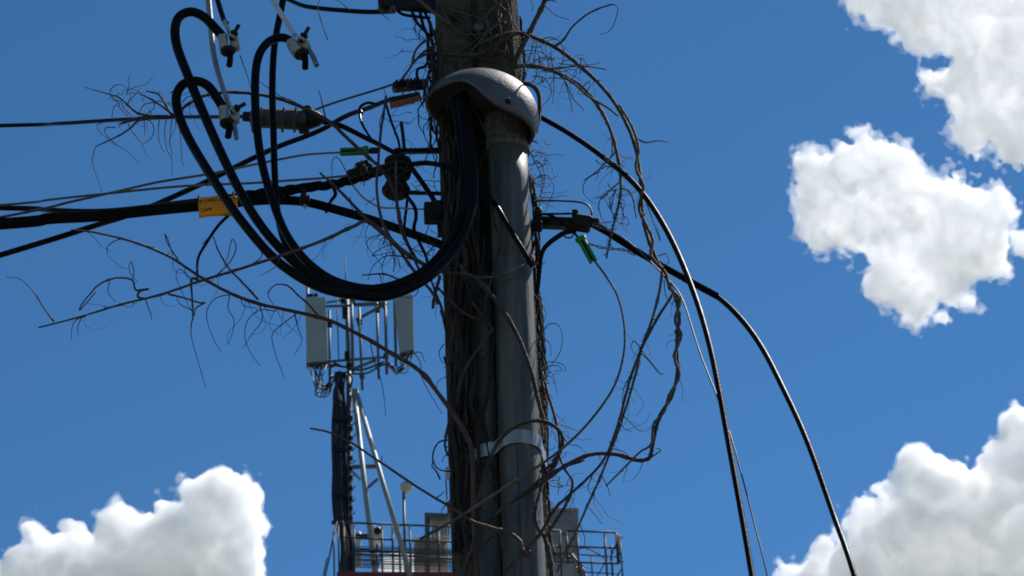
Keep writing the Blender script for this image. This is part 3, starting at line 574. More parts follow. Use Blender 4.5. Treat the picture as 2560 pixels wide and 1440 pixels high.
vine('long arching vine sweeping right from the pole top, twisting down and back to the conduit',
 '1200,112 1240,92 1285,82 1320,88 1388,118 1450,165 1500,212 1540,262 1572,322 1590,372 1598,420 1603,470 1606,530 1618,590 1640,645 1665,692 1690,748 1698,800 1692,860 1694,920 1682,985 1655,1030 1640,1070 1630,1120 1622,1146 1590,1150 1540,1136 1480,1136 1420,1160 1370,1196 1310,1238 1250,1275 1215,1320', (7.56,7.6,7.56,7.5,7.44,7.4,7.38,7.40,7.44,7.45), (6.5,6.5,6.5,6,6,6,6,6,5.5,5.5,6,6.5,6.5,6,6,5.5), 'bark',
 [('1388,116 1410,98 1430,68 1465,38 1500,20 1534,10', 7.52, (4,3,2.4)), ('1590,345 1615,356 1645,352 1672,356', 7.46, (3,2,1)), ('1625,1145 1640,1135 1652,1125 1640,1120', 7.4, (2.6,1.2))],
 [('1534,10 1545,20 1540,45 1530,70 1515,82 1498,86', 7.5), ('1350,100 1375,93 1400,105 1410,130 1408,165 1425,185 1445,195 1455,205', 7.55), ('1603,470 1650,600 1640,560', 7.45), ('1470,165 1455,145 1450,160 1430,190', 7.5), ('1645,640 1665,635 1672,655 1660,665', 7.4), ('1660,700 1665,740 1680,760', 7.4)], 12, 30, 90)
vine('second vine strand wound round the arching one on the right',
 '1548,262 1580,318 1596,372 1590,420 1608,465 1598,520 1614,560 1632,600 1628,640 1662,680 1675,720 1700,750 1688,800 1702,840 1686,890 1698,940 1672,990 1660,1030 1634,1060 1628,1110 1600,1130 1560,1170 1515,1215', (7.46,7.42,7.38,7.36,7.38), (4,4.5,5,5,5,5,5,4.5,4,3.5,2.6), 'bark3', (), (), 5, 30, 80)
vine('shorter vine drooping beside the big arch, full of curled tendrils',
 '1262,178 1300,165 1350,168 1400,185 1450,215 1490,258 1520,310 1540,372 1550,430 1552,480 1542,530 1528,588 1516,645', (7.60,7.58,7.55,7.52,7.5), (6.5,7,6.5,6,5.5,5,4.5,4,3), 'bark3',
 [('1400,190 1430,205 1470,240 1520,270 1545,290', 7.53, (3.6,3.4,3)), ('1360,172 1400,170 1440,165 1480,168 1518,174', 7.54, (3.2,2.6,1.6)), ('1552,470 1575,480 1585,510 1590,545', 7.5, (2.8,1.6)), ('1540,380 1520,400 1490,430 1460,450', 7.51, (3,2.2,1.2)), ('1550,455 1520,480 1500,500 1495,525', 7.5, (2.8,1.8,.9)), ('1530,330 1530,385 1520,400', 7.52, (2.2,1.2))],
 [('1500,428 1465,450 1458,480 1475,500 1490,510', 7.51), ('1520,485 1498,505 1502,540 1515,560 1518,575', 7.5), ('1545,470 1525,500 1530,530 1545,555 1565,560', 7.5), ('1540,470 1528,520 1540,545', 7.5), ('1550,500 1560,540 1562,550', 7.5), ('1490,400 1500,410 1520,405', 7.5), ('1410,195 1420,230 1428,260 1430,282', 7.52), ('1415,205 1432,245 1455,270 1458,278', 7.52), ('1345,135 1350,150 1345,170 1335,200 1325,205', 7.55), ('1300,130 1330,125 1360,135 1375,155', 7.56), ('1320,165 1350,145 1380,145 1395,165', 7.55), ('1330,190 1360,195 1378,225 1370,250 1350,270', 7.55), ('1380,150 1385,200 1382,260', 7.55), ('1450,225 1470,205 1475,215 1460,235 1445,230 1475,200', 7.52), ('1335,100 1325,140 1305,175', 7.55), ('1343,105 1335,150 1342,175', 7.56), ('1352,190 1358,205 1340,210', 7.54), ('1450,185 1452,150 1445,145', 7.53)], 22, 25, 90, .15, .95)
vine('slim vine hanging from the twisted strand, outer of the two running down to the railing',
 '1682,735 1640,802 1600,880 1572,960 1548,1050 1515,1140 1470,1195 1420,1240 1385,1275 1350,1335 1315,1375 1280,1410 1255,1450', (7.40,7.40,7.42,7.42,7.4), (4.5,4.5,4,4,4.5,5,6,6), 'bark',
 [('1600,870 1585,852 1578,870 1590,890', 7.4, (1.6,.8))], [('1580,930 1560,970 1555,1010', 7.4), ('1600,868 1615,890 1640,920 1655,940', 7.4), ('1545,1050 1560,1070 1580,1080', 7.4), ('1480,1190 1470,1220 1480,1240', 7.4)], 12, 30, 100, .1, .7)
vine('slim vine hanging from the twisted strand, inner of the two, ending near the railing',
 '1655,680 1648,730 1630,800 1605,870 1585,950 1555,1050 1530,1120 1500,1195 1468,1265 1440,1330 1415,1380 1392,1430', (7.40,7.42,7.42,7.42), (4.5,4.5,4,3.6,3.6,3.4,3), 'bark3', (), [('1600,880 1625,905 1645,930 1660,935', 7.4), ('1560,1040 1590,1070 1610,1080', 7.4), ('1505,1190 1520,1220 1525,1240', 7.4), ('1470,1265 1490,1290 1505,1310', 7.4), ('1450,1310 1462,1345 1460,1370', 7.4), ('1525,1120 1560,1130 1580,1150', 7.4)], 14, 40, 110, .2, .9)
vine('reddish vine shoot crossing low in front of the phone mast to the conduit',
 '1322,1385 1306,1375 1298,1352 1275,1335 1225,1318 1180,1303 1130,1270 1050,1222 950,1155 870,1102 820,1080 775,1071', (7.38,7.36,7.36,7.34,7.32,7.3), (7,7,7,5.5,4.5,4,3.6,3.4,3), 'bark2', [('952,1155 955,1145 950,1138', 7.31, (1.6,1)), ('1090,1245 1105,1235 1108,1228', 7.34, (2,1)), ('1298,1385 1325,1380 1325,1390 1300,1390 1290,1400 1288,1430', 7.38, (6,6,4))], (), 2, 30, 60)
vine('vine loop bowing out over the steel strap',
 '1185,1270 1200,1230 1218,1170 1240,1115 1270,1080 1310,1058 1350,1052 1385,1065 1405,1090 1402,1125 1380,1160 1350,1180', (7.45,7.43,7.42,7.44,7.5), (4,5,5.5,6,6,6,5), 'bark', (), (), 2, 30, 60)
vine('vine stem snaking down the right side of the conduit to the bottom edge',
 '1356,930 1372,990 1388,1045 1400,1100 1395,1150 1360,1200 1345,1250 1338,1290 1345,1320 1362,1345 1375,1400 1382,1460', (7.6,7.54,7.48,7.44,7.44,7.46), (3,5,6,6,6.5,7,8), 'bark', [('1362,1345 1385,1310 1410,1270 1428,1230 1430,1200 1410,1170 1395,1130', 7.45, (5,4.5,4,3.5)), ('1335,1282 1328,1278', 7.43, (3,2.5))], (), 4, 30, 70)
vine('pale vine stem sagging across both conduits like a garland', '1150,660 1165,688 1200,694 1250,690 1295,672 1325,650 1335,630', (7.48,7.45,7.45,7.5), (3.5,4,4.2,4,3.5), 'bark3', (), (), 1, 30, 60)
vine('vine stem wandering down over the coupling left of the conduit', '1172,250 1195,290 1212,330 1228,370 1238,410 1240,440 1230,500 1238,560 1250,600 1240,650 1225,710 1212,760 1218,805 1232,820', (7.46,7.48,7.47,7.46), (2.6,3.2,3.6,3.6,4,4), 'bark', (), (), 3, 30, 70)
vine('pair of vine stems crossing the thin conduit in the middle of the pole', '1232,820 1215,845 1190,880 1165,920 1150,960 1142,1010', (7.46,7.48,7.5), (4.5,5,5.5), 'bark', [('1090,715 1120,745 1150,775 1185,795 1205,800', 7.47, (4,4,4)), ('1180,755 1205,790 1220,830', 7.46, (3.6,3))], (), 2, 30, 60)
vine('vine stem slanting from the strap across both conduits to the lower left', '1460,1150 1380,1180 1310,1230 1240,1285 1200,1320 1180,1370 1160,1420 1150,1460', (7.46,7.43,7.43,7.46), (4,5,5,5,5,6), 'bark', [('1230,1340 1190,1385 1170,1440', 7.46, (4,4.5)), ('1250,1330 1258,1380 1265,1440', 7.45, (3.5,4))], (), 3, 30, 60)
vine('bare vine stub forked on the left edge of the pole below the cables', '1100,690 1092,720 1085,745 1082,770', (7.5,7.48), (5,5,4.5), 'bark', [('1078,700 1090,735 1102,765 1112,800', 7.5, (3,4,4))], (), 2, 30, 60)
vine('curled vine loops on the left edge of the pole by the strap', '1125,1040 1118,1075 1112,1110 1120,1140', (7.52,7.5), (4,4,3.5), 'bark', [('1120,1100 1098,1105 1085,1125 1082,1150 1095,1172 1120,1178 1145,1176', 7.48, (2.4,2.4,2)), ('1085,1150 1080,1165 1092,1180 1100,1198', 7.48, (1.6,3)), ('1125,1132 1112,1140 1105,1155', 7.48, (1.6,1))], [('1110,860 1098,880 1105,905 1120,908', 7.5), ('1125,1250 1105,1275 1108,1290 1120,1285', 7.48), ('1018,890 1050,880 1062,905', 7.33)], 3, 20, 50)
vine('fuzz of fine tendrils bursting from the right edge of the conduit', '1345,880 1350,920 1356,960 1362,1000', (7.64,7.64), (4,4,4), 'bark', (), [('1345,850 1370,812 1395,812 1406,840 1400,880 1380,910 1372,925', 7.54), ('1345,860 1365,900 1370,930 1360,950', 7.54), ('1345,850 1360,890 1368,920 1352,945', 7.54), ('1350,920 1370,905 1400,908 1415,920 1410,930', 7.54), ('1352,930 1372,915 1395,915 1405,925 1385,928', 7.54), ('1358,950 1378,930 1390,965 1392,985', 7.54), ('1350,955 1375,940 1385,960', 7.54), ('1345,860 1355,845 1375,860 1378,890', 7.54), ('1330,730 1355,760 1365,785 1360,805', 7.56), ('1345,440 1370,440 1385,470 1375,500 1362,530', 7.56), ('1340,400 1358,420 1360,460 1345,500', 7.56), ('1325,380 1345,420 1355,450 1348,520', 7.56), ('1330,350 1345,360 1335,352', 7.56), ('1345,420 1362,410 1363,390', 7.56)], 8, 30, 70)
# mat of stems clinging to the pole, mostly in the shade-darkened bark
root = thing('vine_mat', 'dense dark mat of vine stems clinging to the left face of the pole', 'vine', at(1150, 1440, 7.58))
rng = random.Random(5)
for k in range(46):
    x = rng.uniform(1100, 1212); y = rng.uniform(120, 380) if k < 20 else rng.uniform(240, 900); y1 = rng.uniform(1100, 1520) if k % 3 else y+rng.uniform(200, 500)
    q = []; xx = x; dr = rng.uniform(-.02, .06); yy = y
    while yy < y1:
        q.append((xx, yy)); yy += rng.uniform(50, 90); xx += rng.uniform(-17, 17)+dr*60; lo_, hi_ = 1097+yy*.028, 1216+yy*.02; xx = min(max(xx, lo_), hi_)
    if len(q) < 3: continue
    r_ = rng.uniform(2.6, 7.5); y_ = rng.uniform(7.515, 7.585)
    stem(root, q, (y_, y_+rng.uniform(-.03, .02), y_), (r_*.7, r_, r_*.9), rng.choice(['barkshade', 'barkshade', 'bark', 'barkshade']), 'stem', 4, 6, .16, k, 2.2)
for k in range(60):
    x = rng.uniform(1095, 1215); y = rng.uniform(120, 1400); p = at(x+y*.02, y, 7.53); curl(p, rng, rng.uniform(30, 110), .6, (1.6, .8)).build('tendril', M['tend'], root)
root = thing('vine_mat', 'rough strip of vine roots clinging to the right edge of the pole', 'vine', at(1375, 1440, 7.62))
for k in range(26):
    y = rng.uniform(330, 900) if k < 20 else rng.uniform(20, 160); y1 = min(1520, y+rng.uniform(300, 800)) if k < 20 else y+rng.uniform(120, 200); q = []; yy = y; off = rng.uniform(-10, 12)
    while yy < y1:
        q.append((1318+(yy-330)*.05+off+(0 if k < 20 else -14), yy)); yy += rng.uniform(40, 75); off = min(max(off+rng.uniform(-9, 9), -12), 16)
    if len(q) < 3: continue
    r_ = rng.uniform(1.8, 5); y_ = rng.uniform(7.64, 7.73)
    stem(root, q, y_, (r_*.8, r_), rng.choice(['barkshade', 'bark', 'barkshade', 'bark2']), 'stem', 4, 6, .2, k+90, 2.5)
for k in range(44):
    y = rng.uniform(340, 1420); p = at(1322+(y-330)*.05+rng.uniform(-2, 10), y, 7.66); curl(p, rng, rng.uniform(15, 60), .3, (1.3, .6)).build('tendril', M['tend'], root)
root = thing('vine_mat', 'knot of twigs and jumpers gathered at the left edge of the pole top', 'vine', at(1085, 130, 7.62))
for k in range(26):
    y = rng.uniform(10, 330); x = rng.uniform(1068, 1102)+y*.012; q = [(x, y)]
    for _ in range(rng.randint(3, 6)): q.append((q[-1][0]+rng.uniform(-14, 13), q[-1][1]+rng.uniform(15, 50)))
    stem(root, q, rng.uniform(7.56, 7.66), (rng.uniform(1.2, 4), 1.2), 'barkshade', 'twig', 4, 5, .2, k+300, 2)
for k in range(14):
    s_ = [(1108+rng.uniform(-5, 5), 20), (1160+rng.uniform(-40, 120), 60+rng.uniform(-30, 60)), (1180+rng.uniform(-30, 90), 110+rng.uniform(-20, 40)), (1200+rng.uniform(-60, 90), 150+rng.uniform(-20, 20))]
    if k % 2: s_ = [(1190+rng.uniform(0, 90), -10), (1200+rng.uniform(0, 80), 40), (1200+rng.uniform(0, 80), 90), (1210+rng.uniform(0, 70), 140)]
    stem(root, s_, rng.uniform(7.565, 7.595), (1.8, 2.4, 1), rng.choice(['bark', 'bark3']), 'twig', 5, 5, .2, k+400, 2)
vine('thick old vine stem crossing the pole face above the weatherhead', '1105,135 1150,138 1195,136 1225,120 1265,95 1300,80', (7.57,7.56,7.58), (4.5,5,5,5.5), 'bark', [('1215,135 1235,110 1280,100', 7.57, (3,3))], (), 2, 20, 50)
vine('vine stem slanting from the arm down across the upper pole', '1035,-10 1065,15 1095,40 1130,62', (7.55,7.55), (7,6,4), 'bark3', (), (), 1, 20, 40)
vine('forked vine twig joining the anchor clamp to the pole top', '1000,205 1025,170 1040,150 1060,130 1085,115 1100,80', (7.6,7.6), (3.5,4,5,5), 'bark2', [('1030,158 1040,125 1060,105 1080,95', 7.6, (3,4)), ('1030,155 1060,138 1085,130', 7.6, (3,4))], [('820,100 805,60 795,20 800,-5', 7.7), ('1052,70 1048,90 1052,110', 7.6), ('875,25 850,5 835,-5', 7.62), ('945,20 955,35 975,52', 7.6)], 3, 20, 50)

def tangle(label, x0, x1, y0, y1, Y, n, seed, lo=40, hi=120, spread=10):
    """fine kinked twigs growing through one patch"""
    rng = random.Random(seed); root = thing('twig_tangle', label, 'twigs', at((x0+x1)/2, (y0+y1)/2, Y), 'tangles of fine dead twigs')
    for _ in range(n):
        p = at(rng.uniform(x0, x1), rng.uniform(y0, y1), Y+rng.uniform(-.05, .05)); a = rng.uniform(0, 6.28); L = rng.uniform(lo, hi); m = pxm(p); k = rng.randint(4, 8); Q = [p]; r_ = rng.uniform(.7, 1.7)
        for i in range(k):
            a += rng.uniform(-.75, .75); Q.append(Q[-1]+Vector((math.cos(a), rng.uniform(-.3, .3), math.sin(a)))*(L/k*m))
        Q = catmull(Q, 2); MB().tube(Q, [r_*m*(1-.6*i/len(Q)) for i in range(len(Q))], 4).build('twig', M['tend'], root)
tangle('tangle of hair-thin twigs right of the pole top, under the big arch', 1300, 1400, 95, 215, 7.58, 34, 1)
tangle('tangle of hair-thin twigs left of the pole around the anchor clamp', 1000, 1095, 60, 330, 7.6, 26, 2)
tangle('tangle of hair-thin twigs below the insulators left of the pole', 930, 1090, 560, 690, 7.42, 22, 3)
tangle('tangle of hair-thin twigs on the level cable at the far left', 290, 440, 225, 305, 7.34, 16, 4, 30, 90)
tangle('tangle of hair-thin twigs beside the conduit above the right bracket', 1325, 1360, 350, 520, 7.62, 24, 5, 25, 80)
tangle('tangle of hair-thin twigs beside the conduit next to the strap', 1360, 1420, 1060, 1250, 7.56, 22, 6, 30, 90)
tangle('tangle of hair-thin twigs on the drooping vine by the arching cable', 1495, 1565, 400, 560, 7.5, 20, 7, 25, 80)
tangle('tangle of hair-thin twigs at the insulators and wedge clamp', 900, 1060, 330, 500, 7.5, 20, 8, 30, 100)
# ------------------------------------------------------------------ phone mast on the far rooftop
TY = 80.0
def tp(px, py, dy=0.0): return at(px, py, TY+dy)
tm = pxm(tp(900, 1100))
def member(mb, a, b, wpx, dy=0.0, sides=10): return mb.tube([tp(a[0], a[1], dy), tp(b[0], b[1], dy)], wpx/2*tm, sides)
def part(root, name, mt, a, b, w, dy=0.0, dy2=None):
    m = MB(); m.tube([tp(a[0], a[1], dy), tp(b[0], b[1], dy if dy2 is None else dy2)], w/2*tm, 12); return m.build(name, M[mt], root)
def sqpart(root, name, mt, a, b, w, dy=0.0, dy2=None):
    m = MB(); m.bar(tp(a[0], a[1], dy), tp(b[0], b[1], dy if dy2 is None else dy2), w*tm, w*tm, Vector((0, 1, 0))); return m.build(name, M[mt], root)
roof = tp(870, 1432)
mast = thing('phone_mast', 'slim grey phone mast with frames and braces behind the pole', 'mast', tp(872, 1436))
part(mast, 'mast_tube', 'tsteel', (874, 1436), (872, 930), 13); part(mast, 'mast_tube', 'tsteel', (872, 932), (867, 742), 11); part(mast, 'mast_tube', 'tsteel', (882, 935), (879, 738), 8, -.25)
part(mast, 'lightning_rod', 'iron', (864, 746), (863, 642), 2.6); part(mast, 'whip_antenna', 'iron', (847, 898), (841, 728), 3)
for a, b, w, d in (((815, 766), (964, 761), 5, -.1), ((813, 757), (872, 748), 4, .4), ((884, 760), (962, 756), 4, .4), ((818, 904), (965, 893), 5, -.1), ((885, 922), (940, 900), 6, .4), ((890, 800), (962, 761), 6, -.3)):
    sqpart(mast, 'frame_bar', 'tsteel', a, b, w, d)
for a, b, w, d in (((823, 776), (825, 980), 7, .3), ((898, 770), (906, 975), 7, -.4), ((942, 752), (947, 947), 7, .3), ((963, 755), (967, 935), 8, -.3), ((986, 745), (990, 915), 7, .1)):
    part(mast, 'mounting_pipe', 'tsteel', a, b, w, d)
for (x, y) in ((824, 805), (824, 812), (899, 800), (899, 807), (943, 775), (963, 765), (862, 775), (862, 790), (868, 885), (868, 893), (872, 915), (905, 940), (965, 890), (858, 752), (882, 755)):
    MB().box(tp(x, y, -.2), 13*tm, .25, 6*tm).build('pipe_clamp', M['iron'], mast)
for a, b, w in (((885, 980), (938, 1440), 13), ((890, 978), (1026, 1440), 12)):
    part(mast, 'brace_tube', 'tsteel2', a, b, w, 0.0 if a[0] == 885 else -.6, -1.2 if a[0] == 885 else -2.5)
MB().box(tp(888, 984, -.15), 16*tm, .35, 16*tm).build('brace_head', M['tsteel2'], mast)
sqpart(mast, 'cross_tie', 'tsteel', (880, 1168), (942, 1166), 8, -.3); sqpart(mast, 'cross_tie', 'tsteel2', (880, 1178), (902, 1200), 5, -.3); sqpart(mast, 'cross_tie', 'tsteel', (916, 1222), (944, 1198), 6, -.6)
for q in (0, 1, 2, 3, 4):
    for x0, y0 in ((928, 1098), (986, 1294)): disc_c = tp(x0+q*2.4, y0+q*6, -1.4); MB().box(disc_c, 5*tm, .08, 3*tm).build('flange_bolt', M['tsteel2'], mast)
for k in range(9):
    y = 1030+k*32; px_tube([tp(876, y, -.2), tp(884, y-1, -.3), tp(889, y-9, -.3)], 1.6, 6).build('climbing_peg', M['iron'], mast)
for k in range(11):
    MB().box(tp(876, 1046+k*25, -.1), 12*tm, .2, 7*tm).build('pipe_clamp', M['iron'], mast)
# feeder cables
root = thing('feeder_cables', 'bundle of black feeder cables strapped down the left of the mast', 'cable bundle', tp(848, 1430))
rng = random.Random(3)
for k in range(22):
    x = 832+k*1.75; s_ = [(852+rng.uniform(-14, 16), 930), (846+rng.uniform(-6, 6)+(k-11)*.8, 975), (x+rng.uniform(-2, 2), 1050), (x-2+rng.uniform(-3, 3), 1120), (x+rng.uniform(-2, 2), 1180), (x+1+rng.uniform(-2, 2), 1236), (x+6-k*.15+rng.uniform(-2, 2), 1300), (852+k*1.4+rng.uniform(-2, 2), 1360), (850+k*1.5, 1436)]
    d_ = rng.uniform(-.35, .1); px_tube(catmull([tp(a, b, d_) for a, b in s_], 4), 2.7, 6).build('feeder', M['tcable'], root)
for y in (1048, 1125, 1238, 1306): MB().bar(tp(829, y, -.4), tp(872, y+1, -.4), .1, 5*tm, Vector((0, 1, 0))).build('cable_clamp', M['iron'], root)
for s_, w in (('835,905 850,915 868,918 900,925 935,915 960,905', 6), ('885,935 920,932 950,915 975,908', 5), ('790,950 810,965 830,945 850,925', 3), ('822,918 838,912 850,914', 9), ('800,985 815,975 830,960 842,935', 2.5), ('840,930 838,950 845,975', 6), ('870,930 880,945 876,970', 6)):
    px_tube(catmull([tp(a, b, -.3) for a, b in pts2(s_)], 5), w/2, 7).build('feeder', M['tcable'], root)
# antennas
def antenna(label, tl_, tr_, bl_, br_, thick, jump):
    root = thing('panel_antenna', label, 'antenna', tp(*bl_), 'panel antennas on the phone mast')
    A = [tp(*q) for q in (bl_, br_, tr_, tl_)]; n = Vector((0, 1, 0)); mb = MB(); rings = []
    cs = [(0, 0), (1, 0)]
    for (lo, hi) in ((A[0], A[1]), (A[3], A[2])):
        prof_ = []
        for s_, t_ in ((.06, 0), (.94, 0), (1, .1), (1, .8), (.85, 1), (.15, 1), (0, .8), (0, .1)): prof_.append(lo*(1-s_)+hi*s_+n*(t_*thick))
        rings.append(len(mb.v)); mb.v += prof_
    for j in range(8): mb.f.append((j, (j+1) % 8, 8+(j+1) % 8, 8+j)); mb.fl.append(False)
    mb.f += [tuple(reversed(range(8))), tuple(range(8, 16))]; mb.fl += [False, False]
    mb.build('radome', M['panel'], root)
    for lo, hi, nm, k in ((A[0], A[1], 'end_plate', -1), (A[3], A[2], 'end_plate', 1)):
        c = (lo+hi)/2+n*(thick/2)+Vector((0, 0, k*1.5*tm)); MB().box(c, (hi-lo).length*.98, thick*.96, 4*tm, hi-lo, (0, 0, 1), .2).build(nm, M['castrough'] if k < 0 else M['panel'], root)
    rng = random.Random(len(label))
    for k in range(jump):
        s_ = (k+.5)/jump; p = A[0]*(1-s_)+A[1]*s_+n*(thick*rng.uniform(.2, .8)); u = Vector((0, 0, -1))
        MB().tube([p, p+u*(12*tm)], 2.1*tm, 6).build('port', M['connector'] if k % 3 == 0 else M['iron'], root)
    return root, A
def jumpers(label, pts, ends, tgt, n, seed):
    root = thing('jumper_bundle', label, 'cable bundle', tp(*pts[0])); rng = random.Random(seed)
    for k in range(n):
        t = (k+.5)/n; x = pts[0][0]*(1-t)+pts[1][0]*t; y = pts[0][1]*(1-t)+pts[1][1]*t; e = (tgt[0]+rng.uniform(-5, 5), tgt[1]+rng.uniform(-6, 6)); mid = (ends[0]+rng.uniform(-12, 14), ends[1]+rng.uniform(-12, 14))
        q = [(x, y+8), (x*.6+mid[0]*.4+rng.uniform(-2, 2), y+28), mid, ((mid[0]+e[0])/2+4, max(mid[1], e[1])+rng.uniform(-6, 8)), e]
        px_tube(catmull([tp(a, b, rng.uniform(-.2, .3)) for a, b in q], 5), 1.3, 5).build('jumper', M['tcable'], root)
antenna('tall pale panel antenna on the left of the phone mast', (762, 746), (814, 744), (767, 906), (820, 902), .22, 9)
antenna('pale panel antenna on the right of the phone mast, partly behind the cables', (984, 742), (1032, 736), (999, 882), (1036, 873), .22, 7)
jumpers('looped black jumpers hanging under the left panel antenna', ((769, 908), (818, 904)), (797, 972), (832, 942), 12, 4)
jumpers('looped black jumpers hanging under the right panel antenna', ((1000, 884), (1034, 876)), (1005, 925), (968, 908), 9, 6)
m2 = thing('antenna_pipe', 'short steel pipe sticking up above the left panel antenna', 'pipe', tp(790, 915)); part(m2, 'pipe', 'tsteel', (770, 920), (769, 706), 8, .4); MB().box(tp(776, 742, .2), 16*tm, .2, 10*tm).build('pipe_clamp', M['iron'], m2); MB().box(tp(790, 740, .2), 10*tm, .2, 8*tm).build('pipe_clamp', M['iron'], m2)
# roof lamp
root = thing('roof_lamp', 'round roof lamp on a thin post right of the mast braces', 'lamp', tp(1014, 1436)); part(root, 'post', 'tsteel', (1014, 1436), (1009, 1232), 7, -.5)
lc = tp(1016, 1218, -.5); r_ = 16*tm
MB().lathe(lc-Vector((0, 0, r_)), (0, 0, 1), [(0, r_*.2)]+[(r_*(1-math.cos(t)), r_*math.sin(t)) for t in np.linspace(.4, 1.6, 8)]+[(r_*1.04, r_*1.0)], 20).build('globe', M['lampglass'], root)
MB().lathe(lc+Vector((0, 0, r_*.05)), (0, 0, 1), [(0, r_*1.03), (r_*.15, r_*1.03), (r_*.5, r_*.86), (r_*.8, r_*.55), (r_*.98, r_*.12)], 20).build('cap', M['chrome'], root)
# railings
def railing(label, bars, w=5.2):
    root = thing('roof_railing', label, 'railing', tp(*bars[0][1]), 'railings round the rooftop platform')
    for nm, a, b in bars: part(root, nm, 'rail', a, b, w if nm != 'brace' else w*.8, -1.5)
    return root
railing('steel railing section in front of the mast foot', [('top_rail', (860, 1306), (981, 1311)), ('middle_rail', (860, 1344), (981, 1349)), ('bottom_rail', (858, 1384), (981, 1389)), ('post', (859, 1306), (861, 1440)), ('post', (885, 1306), (886, 1440)), ('post', (954, 1309), (956, 1440)), ('post', (981, 1310), (983, 1440))])
railing('steel railing section between the lamp and the pole', [('top_rail', (997, 1312), (1150, 1317)), ('middle_rail', (999, 1351), (1150, 1355)), ('bottom_rail', (983, 1389), (1150, 1397)), ('post', (997, 1311), (1001, 1440)), ('post', (1024, 1312), (1028, 1440)), ('post', (1096, 1315), (1099, 1440)), ('link', (983, 1318), (997, 1319))])
railing('short steel railing section just right of the pole', [('top_rail', (1330, 1324), (1400, 1327)), ('middle_rail', (1330, 1364), (1401, 1367)), ('post', (1400, 1326), (1404, 1440)), ('link', (1402, 1335), (1416, 1335))])
railing('steel railing section at the right corner of the platform', [('top_rail', (1416, 1327), (1540, 1331)), ('middle_rail', (1418, 1366), (1541, 1370)), ('lower_rail', (1380, 1404), (1543, 1409)), ('post', (1416, 1327), (1420, 1410)), ('post', (1443, 1328), (1448, 1440)), ('post', (1511, 1331), (1518, 1440)), ('post', (1540, 1331), (1545, 1410))])
railing('low inner railing seen through the right corner section', [('top_rail', (1450, 1387), (1545, 1392)), ('bottom_rail', (1440, 1430), (1548, 1434)), ('post', (1478, 1389), (1481, 1445)), ('post', (1530, 1391), (1533, 1445)), ('brace', (1512, 1408), (1490, 1445)), ('brace', (1540, 1360), (1525, 1400))], 3.4)
railing('tall end frame of slim bars at the far right of the platform', [('post', (1549, 1338), (1557, 1445)), ('post', (1545, 1336), (1548, 1410)), ('post', (1528, 1362), (1531, 1440)), ('brace', (1549, 1340), (1541, 1352)), ('brace', (1555, 1380), (1547, 1388)), ('brace', (1557, 1418), (1540, 1445)), ('brace', (1541, 1340), (1558, 1343)), ('brace', (1543, 1402), (1561, 1405))], 4.2)
railing('slanted side railing at the left end of the platform', [('post', (842, 1304), (812, 1445)), ('post', (834, 1330), (836, 1445)), ('brace', (818, 1395), (808, 1440)), ('top_rail', (845, 1305), (862, 1306)), ('post', (845, 1306), (848, 1440))], 4)
# cable tray lines
root = thing('cable_tray', 'stacked black cables running along the railing below the mast', 'cable bundle', tp(890, 1400)); rng = random.Random(9)
for k in range(13):
    y = 1367+k*4.4; d_ = rng.uniform(-1.3, -.6); q = [(880, y-1), (930, y+rng.uniform(-1, 1)), (990, y+2+rng.uniform(-1, 1)), (1050, y+4+rng.uniform(-1, 1)), (1160, y+6)]
    px_tube(catmull([tp(a, b, d_) for a, b in q], 3), rng.uniform(1.2, 2.4), 6).build('feeder', M['tcable'], root)
root = thing('cable_tray', 'tangle of black cables behind the railing right of the pole', 'cable bundle', tp(1400, 1400))
for k in range(10):
    y = 1384+rng.uniform(0, 24); q = [(1330, y), (1380, y+rng.uniform(-4, 4)), (1430, y+rng.uniform(-3, 8)), (1450+rng.uniform(-10, 12), 1415+rng.uniform(0, 12)), (1458+rng.uniform(-8, 14), 1450)]
    px_tube(catmull([tp(a, b, rng.uniform(-1.2, -.6)) for a, b in q], 4), rng.uniform(1.2, 2.6), 6).build('feeder', M['tcable'], root)
px_tube(catmull([tp(a, b, -1.6) for a, b in pts2('1423,1386 1440,1374 1462,1370 1480,1376 1500,1388 1515,1398')], 5), 1.8, 6).build('feeder', M['brownwire'], root)
# cabinets and radios on the roof
root = thing('equipment_cabinet', 'tall grey equipment cabinet on the roof right of the pole', 'cabinet', tp(1400, 1460)); c0, c1 = tp(1340, 1450, 1.5), tp(1449, 1272, 1.5)
wd = (tp(1447, 1350, 1.5)-tp(1345, 1350, 1.5)).length; hh = c1.z-tp(1400, 1460, 1.5).z; cc = tp(1396, 1360, 1.5)
MB().box(Vector((cc.x, cc.y+.5, c1.z-hh/2)), wd, .9, hh, (1, 0, 0), (0, 0, 1), .02).build('case', M['cabinet'], root)
MB().box(Vector((cc.x, cc.y+.48, c1.z-.02)), wd*1.01, .98, 9*tm, (1, 0, 0), (0, 0, 1), .1).build('top_lip', M['cabinet'], root)
MB().box(Vector((cc.x-.05, cc.y+.02, c1.z-hh*.55)), wd*.84, .05, hh*.72, (1, 0, 0), (0, 0, 1), .1).build('door', M['cabinet'], root)
root = thing('support_portal', 'dark steel portal frame holding a small cabinet left of the pole', 'portal', tp(1068, 1440)); sqpart(root, 'post', 'tsteel', (1069, 1440), (1068, 1292), 12, .3); MB().bar(tp(1062, 1296, .3), tp(1170, 1300, .3), .5, 10*tm, Vector((0, 0, 1))).build('beam', M['tsteel'], root)
MB().box(tp(1102, 1330, .3), 44*tm, .4, 34*tm).build('cabinet', M['cabinet'], root)
for q in range(5): MB().box(tp(1086+q*8, 1330, .08), 2*tm, .08, 30*tm).build('cooling_fin', M['radio'], root)
